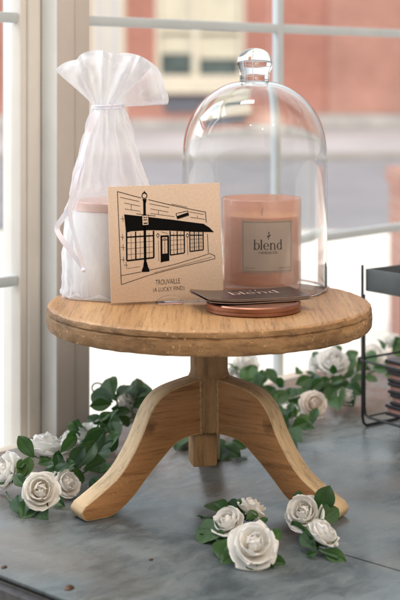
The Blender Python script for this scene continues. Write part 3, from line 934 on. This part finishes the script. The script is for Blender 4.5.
window(171.5, 233.6, 185.6, 257.2, 233.8, 255.0, 1, 1.2)
window(191.2, 234.0, 204.6, 253.6, 234.2, 251.8, 2, 1.1)
# door
fl([(161.8, 238), (170.2, 237.6), (170.2, 239.4), (161.8, 239.8)]); fl([(161.8, 239), (163.6, 239), (163.6, 264.2), (161.8, 264.5)]); fl([(168.6, 239), (170.4, 239), (170.4, 262.8), (168.6, 263)])
fl([(163, 256), (169, 255.5), (169, 263), (163, 264)]); ln([(163.6, 242.5), (168.6, 242.2)], .8); ln([(166, 243), (166.1, 255.6)], .35); ln([(164.5, 241), (167.6, 240.8)], .6)
ln([(163, 234.5), (169.5, 236.2)], .35)
# wall lanterns
for (x, y) in ((159.3, 237.5), (188.8, 237.3)):
    ln([(x, y - 1.6), (x + 1.3, y), (x + .6, y + 2), (x - .8, y + 2), (x - 1.2, y), (x, y - 1.6)], .6); ln([(x + .2, y + 2), (x + .4, y + 3.4)], .5)
ln([(159.6, 243), (160, 263)], .3); ln([(188.6, 241), (189, 257)], .3)
# street lamp
ln([(146.2, 204), (146.4, 268)], 2.5); fl([(144.2, 202.4), (148.6, 202.4), (147.6, 206.5), (145.2, 206.5)])
q = cp(146.3, 199.3); ringpoly(bm, q[0], q[1], 2.9 * PXW, 2.9 * PXW, .8 * PXW, .8 * PXW); ln([(144, 197.6), (146.3, 195.6), (148.6, 197.6)], .9); ln([(146.3, 196), (146.3, 194.6)], .8)
fl([(145, 264), (147.9, 264), (149.2, 269), (150.6, 271.5), (150.4, 273.6), (143.2, 274), (143, 271.8), (144.3, 269)])
# hanging name board on the parapet
fl([(178.2, 219.0), (189.2, 215.2), (190, 217.6), (179.2, 221.2)]); ln([(177.6, 216.4), (189.4, 213.6), (190.4, 218), (179, 221.6)], .6, True)
# pavement
ln([(122, 277.6), (143, 273.6)], .5); ln([(151, 272), (175, 266.5), (200, 259), (211, 255.4)], .5); ln([(211, 255.4), (216, 257.4), (216.2, 260.4), (205, 263.2), (180, 269), (150, 277), (122.6, 286.2)], .5)
ln([(155, 274.6), (185, 266.4), (213, 258.8)], .3); ln([(128, 270.6), (141, 268.6)], .3)
# words
mA = shift(text_bm('TROUVAILLE', 24.4 * PXW, 5.0 * PXW, -.012), *cp(168.8, 285.6), rot=R(1.4)); merge(bm, mA)
mB = shift(text_bm('(A LUCKY FIND)', 31.0 * PXW, 5.2 * PXW, -.012), *cp(169.6, 293.4), rot=R(1.2)); merge(bm, mB)
for v in bm.verts: v.co.z = .00022
dw = mesh('shopfront_drawing', bm, M_ink, pc, smooth=False)
# the little plate on the lamp post sits over the pole, kraft coloured with a black rim
bm = bmesh.new(); flat(bm, cl_((143.6, 218.6), (150, 218.2), (150.2, 227.8), (143.9, 228.4)))
for v in bm.verts: v.co.z = .00040
sp = mesh('sign_plate', bm, M_kraft, dw, smooth=False)
bm = bmesh.new(); ln([(143.6, 218.6), (150, 218.2), (150.2, 227.8), (143.9, 228.4)], .5, True)
ln([(145, 220.6), (146.6, 220.6)], .9); ln([(147.4, 220.6), (148.8, 220.4)], .9); ln([(145, 223), (148.8, 222.8)], .8); ln([(145.2, 226.4), (149, 226)], 1.1)
for v in bm.verts: v.co.z = .00060
mesh('sign_marks', bm, M_ink, sp, smooth=False)

ac = thing('acrylic_holder', (BL + ex * (CWd * .515) + nf * .003).to_tuple()[:2] + (ZT + .0003,), 'tiny clear acrylic holder with a rounded lip at the foot of the printed card', 'card holder', math.atan2(ex.y, ex.x))
bm = bmesh.new(); box(bm, -.012, .012, -.003, .022, 0, .0013, bev=.0003)
mesh('base', bm, M_acrylic, ac)
bm = bmesh.new()
n = 20; fr_ = []; bk_ = []
for i in range(n + 1):
    a_ = PI * i / n
    fr_.append(bm.verts.new((.0125 * math.cos(a_), -.0026, .0015 + .0068 * math.sin(a_)))); bk_.append(bm.verts.new((.0125 * math.cos(a_), -.0010, .0015 + .0068 * math.sin(a_))))
bm.faces.new(fr_); bm.faces.new(bk_[::-1])
for i in range(n): bm.faces.new((fr_[i], fr_[i + 1], bk_[i + 1], bk_[i]))
bm.faces.new((fr_[0], bk_[0], bk_[-1], fr_[-1]))
mesh('lip', bm, M_acrylic, ac, angle=30)

# ------------------------------------------------------------------ black wire rack
RK = Vector((.184, 1.54, 0)); E1 = Vector((.61, -.79, 0)).normalized()
rk = thing('wire_rack', RK, 'black wire rack with a shallow grey metal tray on top, at the right edge', 'rack', math.atan2(E1.y, E1.x))
# local x = E1 (towards the viewer and right), local y = into the picture and right
LX, LY = .20, .057
bm = bmesh.new()
zt0, zt1 = .153, .178
box(bm, .003, LX, -.001, .0006, zt0, zt1, bev=.0004); box(bm, .003, LX, LY - .0006, LY + .001, zt0, zt1, bev=.0004)
box(bm, .002, .0036, .0008, LY - .0008, zt0, zt1 - .0003, bev=.0004); box(bm, LX - .0006, LX + .001, .0008, LY - .0008, zt0, zt1, bev=.0004)
box(bm, .0038, LX - .0008, .0008, LY - .0008, zt0, zt0 + .0012)
mesh('tray', bm, M_traymetal, rk)
wr_ = .0016
def wire(name, pts, closed=False, r=wr_):
    bm = bmesh.new(); tube(bm, pts, r, 8, closed); return mesh(name, bm, M_wire, rk)
def loopx(x):   # frame across the short side, standing on the table
    z_ = .0018
    return [(x, -.0028, .182), (x, -.0028, .10), (x, -.0026, .012), (x, -.001, .005), (x, .003, z_), (x, LY * .5, z_), (x, LY - .003, z_), (x, LY + .001, .005), (x, LY + .0026, .012), (x, LY + .0028, .10), (x, LY + .0028, .182)]
wire('end_frame', loopx(0)); wire('end_frame', loopx(LX))
for y in (-.0062, LY + .0062):
    wire('side_frame', [(.006, y, .150), (.006, y, .10), (.0065, y, .024), (.008, y, .017), (.014, y, .0142), (.10, y, .0140), (LX - .014, y, .0142), (LX - .008, y, .017), (LX - .006, y, .024), (LX - .006, y, .10), (LX - .006, y, .150)])
wire('rail', [(0, -.0060, .076), (.10, -.0095, .076), (LX, -.0060, .076)], r=.0013)
wire('rail', [(0, LY + .0060, .076), (.10, LY + .0095, .076), (LX, LY + .0060, .076)], r=.0013)
wire('rail', [(-.0030, -.006, .0765), (-.0030, LY * .5, .0765), (-.0030, LY + .006, .0765)], r=.0013)
for k in range(7):
    x_ = .016 + .028 * k
    wire('base_wire', [(x_, -.0066, .0166), (x_, LY * .5, .0166), (x_, LY + .0066, .0166)], r=.0010)
lab = ['lowest dark notebook in the stack inside the wire rack', 'second dark notebook from the bottom inside the wire rack', 'middle dark notebook of the five inside the wire rack',
       'fourth dark notebook from the bottom inside the wire rack', 'topmost dark notebook on the stack inside the wire rack']
zz = .0180
for k in range(5):
    E2 = Vector((-E1.y, E1.x, 0))
    c_ = RK + E1 * (.026 + .002 * ((k * 3) % 4)) + E2 * (.0065 + .0015 * (k % 2)) + Vector((0, 0, zz))
    nb = thing('notebook', c_, lab[k], 'notebook', math.atan2(E1.y, E1.x) + R((k % 3 - 1) * 2.0), 'dark notebooks stacked in the wire rack')
    w_, d_, h_ = .13, .044, .0120
    bm = bmesh.new(); box(bm, 0, w_, 0, d_, 0, .0036, bev=.0006); box(bm, 0, w_, 0, d_, h_ - .0036, h_, bev=.0005); mesh('cover', bm, M_cover, nb)
    bm = bmesh.new(); box(bm, .002, w_ - .002, .002, d_ - .002, .0037, h_ - .0037); mesh('pages', bm, M_pages, nb)
    zz += h_ + .0004

# ------------------------------------------------------------------ roses, leaves, garland
def rose_mesh(seed, openness=1.0):
    rnd = random.Random(seed)
    bm = bmesh.new()
    def petal(theta, L, Wd, al0, al1, r0, zb, curl, NU=12, NV=9):
        ph = rnd.uniform(0, 6)
        G = []
        r, z = r0, zb
        prevv = 0
        rows = []
        for iv in range(NV + 1):
            v = math.sin(PI / 2 * iv / NV)
            dv = v - prevv; prevv = v
            ang = al0 + (al1 - al0) * v + curl * max(0, v - .65) ** 1.5 * 3
            r += math.sin(ang) * L * dv; z += math.cos(ang) * L * dv
            w = Wd * 1.08 * (math.sin(PI * (.10 + .52 * v)) ** .65) * max(.03, 1 - max(0, (v - .35) / .652) ** 5.5) ** .5
            row = []
            for iu in range(NU + 1):
                u = -1 + 2 * iu / NU
                wrapr = max(r * 1.15, .35 * Wd, .003)
                th = u * w / wrapr
                th = max(-1.9, min(1.9, th))
                rr = r - wrapr + wrapr * math.cos(th)
                la = wrapr * math.sin(th)
                zz_ = z - .06 * L * u * u * v + .10 * L * math.sin(3.0 * u + ph) * v * v + .010 * L * math.sin(7 * u + ph * 2) * v ** 3
                
                rr += .05 * L * math.sin(3.6 * u + ph * 1.7) * v * v
                c_, s_ = math.cos(theta), math.sin(theta)
                row.append(bm.verts.new((rr * c_ - la * s_, rr * s_ + la * c_, zz_)))
            rows.append(row)
        for i in range(NV):
            for j in range(NU):
                bm.faces.new((rows[i][j], rows[i][j + 1], rows[i + 1][j + 1], rows[i + 1][j]))
    o = openness
    lay = [(3, .0135, .0118, .80, -1.20, .0010, .0050, .0), (3, .0160, .0145, 1.02, -.70, .0022, .0032, .1),
           (4, .0170, .0152, 1.16 * o, -.12, .0032, .0016, .3), (5, .0178, .0156, 1.32 * o, .36 * o, .0038, .0006, .45), (5, .0178, .0158, 1.55 * o, .86 * o, .0038, .0, .4)]
    t0 = rnd.uniform(0, 6)
    for li, (n, L, Wd, a0, a1, r0, zb, cu) in enumerate(lay):
        for k in range(n):
            petal(t0 + li * .77 + 2 * PI * k / n + rnd.uniform(-.2, .2), L * rnd.uniform(.9, 1.1), Wd * rnd.uniform(.92, 1.12), a0 + rnd.uniform(-.08, .08), a1 + rnd.uniform(-.12, .12), r0, zb + rnd.uniform(0, .0008), cu * rnd.uniform(.7, 1.3))
    me = bpy.data.meshes.new('rose'); bm.to_mesh(me); bm.free()
    me.polygons.foreach_set('use_smooth', [True] * len(me.polygons))
    return me
ROSES = {}
for nm, m in (('w', M_petal), ('c', M_cream), ('p', M_peach)):
    ROSES[nm] = []
    for sd, op in ((1, 1.0), (2, .85), (3, 1.1)):
        me = rose_mesh(sd, op); me.materials.append(m); ROSES[nm].append(me)
def sepal_mesh():
    bm = bmesh.new()
    lathe(bm, [(0, -.004), (.0022, -.0035), (.0040, -.001), (.0050, .001), (.0046, .0018), (0, .0012)], 12)
    for k in range(5):
        a_ = 2 * PI * k / 5
        pts = [(.003, -.0025, .0), (.007, .0022, .0006), (.0125, .0014, .002), (.0155, 0, .0038), (.0125, -.0014, .002), (.007, -.0022, .0006)]
        poly(bm, [(x * math.cos(a_) - y * math.sin(a_), x * math.sin(a_) + y * math.cos(a_), z - .0012) for x, y, z in pts])
    me = bpy.data.meshes.new('sepals'); bm.to_mesh(me); bm.free(); me.materials.append(M_leaf)
    me.polygons.foreach_set('use_smooth', [True] * len(me.polygons)); return me
SEP = sepal_mesh()
def leaf_mesh(seed):
    rnd = random.Random(seed); bm = bmesh.new()
    NU, NV = 10, 12; rows = []
    cup = rnd.uniform(.12, .35); bend = rnd.uniform(-.1, .28); tw_ = rnd.uniform(-.25, .25)
    for iv in range(NV + 1):
        v = iv / NV
        w = .27 * (math.sin(PI * v ** 1.22) ** .78) if 0 < v < 1 else .004
        row = []
        for iu in range(NU + 1):
            u = -1 + 2 * iu / NU
            x = w * u; z = cup * abs(x) - .03 * math.exp(-(x / .025) ** 2) + bend * v * (1 - v) - .06 * v * v + tw_ * x * v + .012 * math.sin(v * 14 + seed) * abs(u) + .01 * math.sin(v * 9 + 2 * u)
            row.append(bm.verts.new((x, v, z)))
        rows.append(row)
    for i in range(NV):
        for j in range(NU): bm.faces.new((rows[i][j], rows[i][j + 1], rows[i + 1][j + 1], rows[i + 1][j]))
    me = bpy.data.meshes.new('leaf'); bm.to_mesh(me); bm.free(); me.materials.append(M_leaf)
    me.polygons.foreach_set('use_smooth', [True] * len(me.polygons)); return me
LEAVES = [leaf_mesh(k) for k in range(6)]
def add_rose(par, p, rad, face, kind='w', v=0):
    base = p - Vector(face).normalized() * rad * .35
    o = bpy.data.objects.new('rose', ROSES[kind][v % 3]); link(o, par)
    o.location = base - par.location; o.rotation_euler = frame_to(face, random.uniform(0, 6)); k = rad / .0200; o.scale = (k, k, k)
    s_ = bpy.data.objects.new('sepals', SEP); link(s_, o); s_.location = (0, 0, -.0032)
    return o
def add_leaf(par, a_, b_, wk=1.0, tilt=None):
    d = b_ - a_; L_ = d.length; d.normalize()
    up_ = Vector((random.uniform(-.7, .7), random.uniform(-1.5, -.3), random.uniform(.35, .9))) if tilt is None else Vector(tilt)
    x = d.cross(up_).normalized(); z = x.cross(d)
    M = Matrix(((x.x, d.x, z.x), (x.y, d.y, z.y), (x.z, d.z, z.z)))
    o = bpy.data.objects.new('leaf', random.choice(LEAVES)); link(o, par)
    o.location = a_ - par.location; o.rotation_euler = M.to_euler(); o.scale = (L_ * wk * 1.12, L_, L_)
    return o
def lv(par, bx, by, bz, tx, ty, tz, wk=1.0, tilt=None): return add_leaf(par, at(bx, by, bz), at(tx, ty, tz), wk, tilt)
CAMF = (0, -.9, .6)
# ---- garlands along the window
ga = thing('rose_garland', at(70, 470, 0), 'artificial garland of white roses and green leaves, left of the wooden stand', 'garland', group='rose garlands along the window')
gb = thing('rose_garland', at(300, 405, 0), 'artificial garland of white roses and green leaves behind the right leg and the rack', 'garland', group='rose garlands along the window')
vineA = [at(-30, 486, .010), at(10, 482, .012), at(45, 474, .014), at(75, 460, .016), at(100, 436, .020), at(118, 418, .024), at(150, 408, .016), at(186, 416, .010)]
vineB = [at(206, 446, .008), at(222, 424, .010), at(236, 406, .014), at(250, 398, .018), at(285, 400, .014), at(312, 394, .016), at(340, 384, .020), at(372, 372, .024), at(410, 358, .02)]
for g_, vn in ((ga, vineA), (gb, vineB)):
    bm = bmesh.new(); tube(bm, catmull([p - g_.location for p in vn], 8), .0013, 8); mesh('vine', bm, M_stem, g_)
def tendril(g_, pts, n=8):
    bm = bmesh.new(); tube(bm, catmull([p - g_.location for p in pts], n), .0009, 6); mesh('tendril', bm, M_stem, g_)
tendril(ga, (at(98, 400, .040), at(92, 388, .050), at(97, 383, .054), at(108, 388, .050), at(116, 400, .04), at(119, 412, .028)))
tendril(ga, (at(6, 492, .004), at(10, 500, .003), at(18, 503, .003), at(26, 497, .006), at(34, 484, .010)))
tendril(ga, (at(60, 473, .016), at(72, 478, .012), at(88, 470, .012), at(98, 466, .010)))
tendril(gb, (at(296, 398, .014), at(318, 392, .022), at(330, 396, .018)))
G_R = [(6, 471, .020, .0215, (-.75, -.55, .45), 'w'), (40, 491, .021, .0205, (.12, -.85, .5), 'c'), (46, 447, .024, .0235, (.15, .25, .95), 'w'), (66, 484, .013, .0165, (.5, -.5, .6), 'w'),
       (86, 434, .022, .0170, (-.2, -.3, .9), 'w'), (72, 438, .016, .0150, (-.5, -.3, .8), 'w'), (131, 397, .040, .0170, (.3, -.7, .6), 'w'), (126, 414, .024, .0170, (.2, -.6, .7), 'w'), (102, 428, .016, .015, (-.2, -.7, .6), 'w'),
       (246, 364, .050, .0190, (.2, -.5, .8), 'w'), (236, 379, .034, .0200, (-.4, -.7, .5), 'w'), (182, 425, .014, .0150, (-.4, -.6, .6), 'w'), (268, 436, .012, .0150, (.6, -.5, .5), 'w'), (290, 412, .012, .0130, (.1, -.6, .7), 'w'),
       (314, 404, .018, .0175, (.1, -.85, .4), 'p'), (346, 398, .016, .0150, (.3, -.5, .7), 'w'), (334, 363, .048, .0230, (.05, -.6, .75), 'w'), (318, 361, .048, .0150, (-.5, -.4, .7), 'w'), (374, 357, .040, .0195, (.2, -.6, .7), 'w'), (392, 341, .052, .0150, (.2, -.4, .9), 'w'), (358, 378, .026, .0140, (.2, -.6, .7), 'w')]
for i, (px, py, z, r, f, k) in enumerate(G_R): add_rose(ga if px < 200 else gb, at(px, py, z), r * .92, f, k, i)
G_L = [  # base, tip (photo pixel and height)
    (20, 480, .018, 22, 458, .034), (24, 478, .018, 30, 456, .036), (26, 488, .014, 14, 474, .024), (18, 494, .012, 24, 514, .004), (36, 500, .008, 22, 517, .002), (52, 497, .008, 64, 506, .004), (30, 503, .006, 46, 517, .003),
    (50, 478, .018, 70, 462, .030), (60, 474, .018, 56, 452, .036), (64, 476, .016, 86, 478, .010), (70, 468, .020, 84, 446, .040), (74, 470, .018, 96, 440, .042), (82, 458, .022, 104, 430, .048), (84, 470, .016, 108, 460, .018), (94, 452, .022, 112, 440, .036), (60, 462, .020, 48, 478, .012),
    (80, 436, .022, 68, 423, .034), (88, 430, .024, 76, 422, .040), (94, 426, .026, 82, 434, .022), (104, 442, .02, 92, 462, .012), (108, 446, .018, 118, 434, .034), (90, 478, .010, 102, 490, .004), (98, 472, .012, 112, 466, .020),
    (112, 404, .044, 90, 406, .044), (113, 402, .046, 90, 393, .052), (114, 400, .048, 108, 376, .066), (118, 402, .046, 104, 392, .054), (116, 398, .048, 132, 384, .058), (134, 398, .044, 134, 378, .060), (138, 398, .044, 145, 380, .056), (136, 400, .042, 150, 390, .048), (112, 412, .038, 98, 420, .030), (116, 410, .036, 106, 430, .020), (110, 420, .030, 118, 438, .016), (132, 408, .034, 146, 400, .042), (118, 416, .03, 130, 426, .018), (100, 416, .034, 112, 424, .026),
    (186, 424, .014, 176, 446, .006), (196, 422, .012, 184, 440, .006), (222, 446, .008, 240, 456, .004), (226, 440, .010, 222, 458, .004), (214, 448, .006, 226, 458, .003), (232, 440, .012, 246, 448, .006),
    (238, 372, .044, 226, 362, .052), (242, 376, .040, 258, 366, .050), (250, 390, .028, 248, 364, .052), (246, 396, .022, 228, 388, .030), (252, 398, .020, 258, 378, .038), (258, 400, .018, 276, 386, .030), (262, 402, .016, 282, 398, .020), (268, 404, .014, 290, 392, .026), (254, 404, .014, 268, 416, .010), (272, 408, .012, 270, 428, .006), (264, 412, .012, 256, 398, .024), (278, 410, .012, 296, 416, .008), (284, 430, .006, 300, 440, .003), (280, 424, .008, 274, 402, .028), (274, 426, .010, 290, 420, .012), (286, 404, .014, 304, 402, .018), (280, 440, .004, 296, 450, .002), (240, 402, .018, 232, 412, .010),
    (316, 394, .020, 304, 376, .036), (318, 396, .020, 312, 374, .040), (324, 394, .022, 318, 382, .034), (314, 390, .022, 330, 378, .036), (308, 398, .016, 296, 388, .026), (304, 402, .014, 292, 410, .008), (330, 384, .030, 344, 378, .038), (336, 388, .024, 328, 402, .014), (340, 388, .024, 338, 408, .012), (344, 386, .024, 352, 404, .012), (346, 384, .026, 362, 394, .018), (350, 382, .026, 366, 376, .034), (352, 374, .034, 348, 352, .056), (356, 372, .034, 366, 356, .050), (322, 360, .050, 312, 352, .058), (330, 354, .054, 342, 346, .062), (344, 362, .046, 358, 350, .058), (362, 376, .030, 378, 380, .026), (372, 368, .032, 388, 370, .032), (376, 366, .034, 368, 350, .050), (384, 360, .038, 396, 372, .028), (384, 352, .044, 378, 338, .058), (392, 352, .042, 402, 338, .056)]
for t_ in G_L: lv(ga if t_[0] < 200 else gb, *t_, wk=random.uniform(.85, 1.1))
def filler(g_, vn, n, seed, zlo, zhi, side):
    rnd = random.Random(seed)
    P = catmull(vn, 10)
    for k in range(n):
        p = P[int(rnd.uniform(.04, .97) * (len(P) - 1))].copy()
        p += D1 * rnd.uniform(-.012, .012) + N1 * rnd.uniform(-side, side); p.z = rnd.uniform(zlo, zhi)
        a_ = rnd.uniform(0, 2 * PI); el = rnd.uniform(-.1, .9)
        d = Vector((math.cos(a_) * math.cos(el), math.sin(a_) * math.cos(el) * .7, math.sin(el)))
        q = p + d * rnd.uniform(.018, .027); q.z = max(q.z, .002)
        add_leaf(g_, p, q, rnd.uniform(.85, 1.1))
filler(ga, vineA[1:7], 34, 3, .008, .034, .016)
filler(gb, vineB[1:], 50, 5, .008, .040, .026)
filler(gb, [at(238, 420, .01), at(268, 416, .01), at(292, 420, .01), at(300, 436, .006)], 16, 8, .006, .024, .014)
# ---- two loose sprigs on the front of the table
sa_ = thing('rose_sprig', at(240, 555, 0), 'loose sprig of three white roses lying between the two front legs of the stand', 'sprig')
bm = bmesh.new(); tube(bm, catmull([p - sa_.location for p in (at(200, 533, .006), at(222, 534, .006), at(240, 536, .008), at(262, 545, .006))], 6), .0012, 6)
tube(bm, catmull([p - sa_.location for p in (at(240, 536, .008), at(248, 524, .008), at(256, 516, .010))], 6), .0011, 6); mesh('stem', bm, M_stem, sa_)
add_rose(sa_, at(254, 545, .0170), .0200, (.10, -.75, .75), 'w', 2)
add_rose(sa_, at(228, 523, .0155), .0160, (-.35, -.45, .85), 'w', 1)
add_rose(sa_, at(252, 510, .0140), .0150, (.55, .25, .75), 'c', 2)
for t_ in [(224, 534, .010, 194, 530, .006), (222, 526, .012, 202, 515, .010), (226, 516, .014, 208, 501, .018), (236, 514, .014, 228, 500, .020), (244, 516, .012, 236, 498, .022), (232, 538, .008, 219, 556, .003), (240, 550, .006, 222, 562, .002), (246, 560, .004, 256, 570, .001), (262, 560, .004, 286, 563, .002), (268, 540, .010, 282, 531, .014), (258, 524, .012, 268, 518, .016), (246, 520, .012, 258, 512, .016), (264, 555, .004, 272, 568, .001), (232, 530, .01, 216, 540, .005)]:
    lv(sa_, *t_, wk=1.05)
sb_ = thing('rose_sprig', at(318, 552, 0), 'loose sprig of two white roses at the foot of the right leg', 'sprig')
bm = bmesh.new(); tube(bm, catmull([p - sb_.location for p in (at(296, 520, .010), at(308, 536, .008), at(320, 550, .006), at(338, 558, .003))], 6), .0014, 6); mesh('stem', bm, M_stem, sb_)
add_rose(sb_, at(304, 514, .0185), .0185, (-.25, -.75, .65), 'w', 1)
add_rose(sb_, at(322, 535, .0160), .0160, (.50, -.15, .85), 'w', 1)
for t_ in [(318, 514, .018, 330, 486, .042, 1.15), (318, 522, .014, 339, 508, .024, 1.3), (306, 502, .024, 293, 494, .028, 1.2), (314, 540, .010, 292, 522, .016, .8), (316, 548, .008, 300, 532, .014, .9), (318, 552, .006, 306, 556, .002, 1.0), (322, 550, .006, 346, 561, .001, .9), (326, 548, .006, 336, 534, .014, 1.0), (312, 508, .022, 302, 497, .030, 1.2)]:
    lv(sb_, *t_[:6], wk=t_[6])

# ------------------------------------------------------------------ light
w = bpy.data.worlds.new('World'); S.world = w; w.use_nodes = True
nt = w.node_tree; bgn = nt.nodes['Background']
tc = nt.nodes.new('ShaderNodeTexCoord'); dot = nt.nodes.new('ShaderNodeVectorMath'); dot.operation = 'DOT_PRODUCT'
dot.inputs[1].default_value = (-N1.x * .93, -N1.y * .93, .36)
nt.links.new(tc.outputs['Generated'], dot.inputs[0])
mr = nt.nodes.new('ShaderNodeMapRange'); mr.inputs['From Min'].default_value = -1; mr.inputs['From Max'].default_value = 1
nt.links.new(dot.outputs['Value'], mr.inputs['Value'])
cr = nt.nodes.new('ShaderNodeValToRGB')
st_ = [(0.0, (.045, .038, .034)), (.45, (.075, .067, .062)), (.62, (.42, .44, .48)), (.80, (1.25, 1.31, 1.40)), (1.0, (1.6, 1.67, 1.75))]
while len(cr.color_ramp.elements) < len(st_): cr.color_ramp.elements.new(.5)
for e_, (p, c) in zip(cr.color_ramp.elements, st_): e_.position = p; e_.color = (*c, 1)
nt.links.new(mr.outputs[0], cr.inputs['Fac'])
# broad warm glow of the lit shop, above and behind the viewer's right shoulder
lob = nt.nodes.new('ShaderNodeVectorMath'); lob.operation = 'DOT_PRODUCT'; lob.inputs[1].default_value = Vector((.38, -.58, .72)).normalized()
nt.links.new(tc.outputs['Generated'], lob.inputs[0])
mx_ = nt.nodes.new('ShaderNodeMath'); mx_.operation = 'MAXIMUM'; mx_.inputs[1].default_value = 0; nt.links.new(lob.outputs['Value'], mx_.inputs[0])
pw = nt.nodes.new('ShaderNodeMath'); pw.operation = 'POWER'; pw.inputs[1].default_value = 13; nt.links.new(mx_.outputs[0], pw.inputs[0])
sc_ = nt.nodes.new('ShaderNodeVectorMath'); sc_.operation = 'SCALE'; sc_.inputs[0].default_value = (5.9, 5.05, 4.15); nt.links.new(pw.outputs[0], sc_.inputs['Scale'])
ad_ = nt.nodes.new('ShaderNodeVectorMath'); ad_.operation = 'ADD'; nt.links.new(cr.outputs['Color'], ad_.inputs[0]); nt.links.new(sc_.outputs[0], ad_.inputs[1])
nt.links.new(ad_.outputs[0], bgn.inputs['Color'])
bgn.inputs['Strength'].default_value = 1.0

def area(name, loc, target, size, power, col, sy=None, spread=180, disk=False):
    l = bpy.data.lights.new(name, 'AREA'); l.energy = power; l.color = col; l.size = size
    if sy: l.shape = 'RECTANGLE'; l.size_y = sy
    if disk: l.shape = 'DISK'
    l.spread = R(spread)
    o = bpy.data.objects.new(name, l); C.objects.link(o); o.location = loc
    o.rotation_euler = (Vector(target) - Vector(loc)).to_track_quat('-Z', 'Y').to_euler()
    return o
area('daylight_over_street', (-4, 2, 30), (0, 26, 0), 8, 4600, (1, .97, .93), spread=84)
area('window_daylight', (-1.5, 1.75, 1.35), (.0, 1.28, .15), 1.3, 34, (.93, .97, 1.0), 1.5)
for i, (x, y, z) in enumerate(((.9, .1, 1.5), (-.25, -.3, 1.7), (.45, -.5, 1.6))):
    l = bpy.data.lights.new('shop_bulb', 'POINT'); l.energy = 1.6; l.color = (1, .72, .42); l.shadow_soft_size = .03
    o = bpy.data.objects.new('shop_bulb', l); C.objects.link(o); o.location = (x, y, z)

# ------------------------------------------------------------------ camera
cam = bpy.data.cameras.new('camera'); co = bpy.data.objects.new('camera', cam); C.objects.link(co)
co.location = (0, 0, H); co.rotation_euler = (R(90), 0, 0)
cam.sensor_fit = 'AUTO'; cam.sensor_width = 36; cam.lens = F / 600 * 36
cam.shift_y = -(300 - 78) / 600
cam.clip_start = .05; cam.clip_end = 600
cam.dof.use_dof = True; cam.dof.focus_distance = 1.245; cam.dof.aperture_fstop = 7.2; cam.dof.aperture_blades = 9
S.camera = co
S.view_settings.view_transform = 'Standard'; S.view_settings.look = 'None'; S.view_settings.exposure = 0
S.render.engine = 'CYCLES'
cy = S.cycles
cy.use_denoising = True; cy.max_bounces = 14; cy.transmission_bounces = 12; cy.transparent_max_bounces = 16; cy.blur_glossy = .6; cy.sample_clamp_indirect = 24
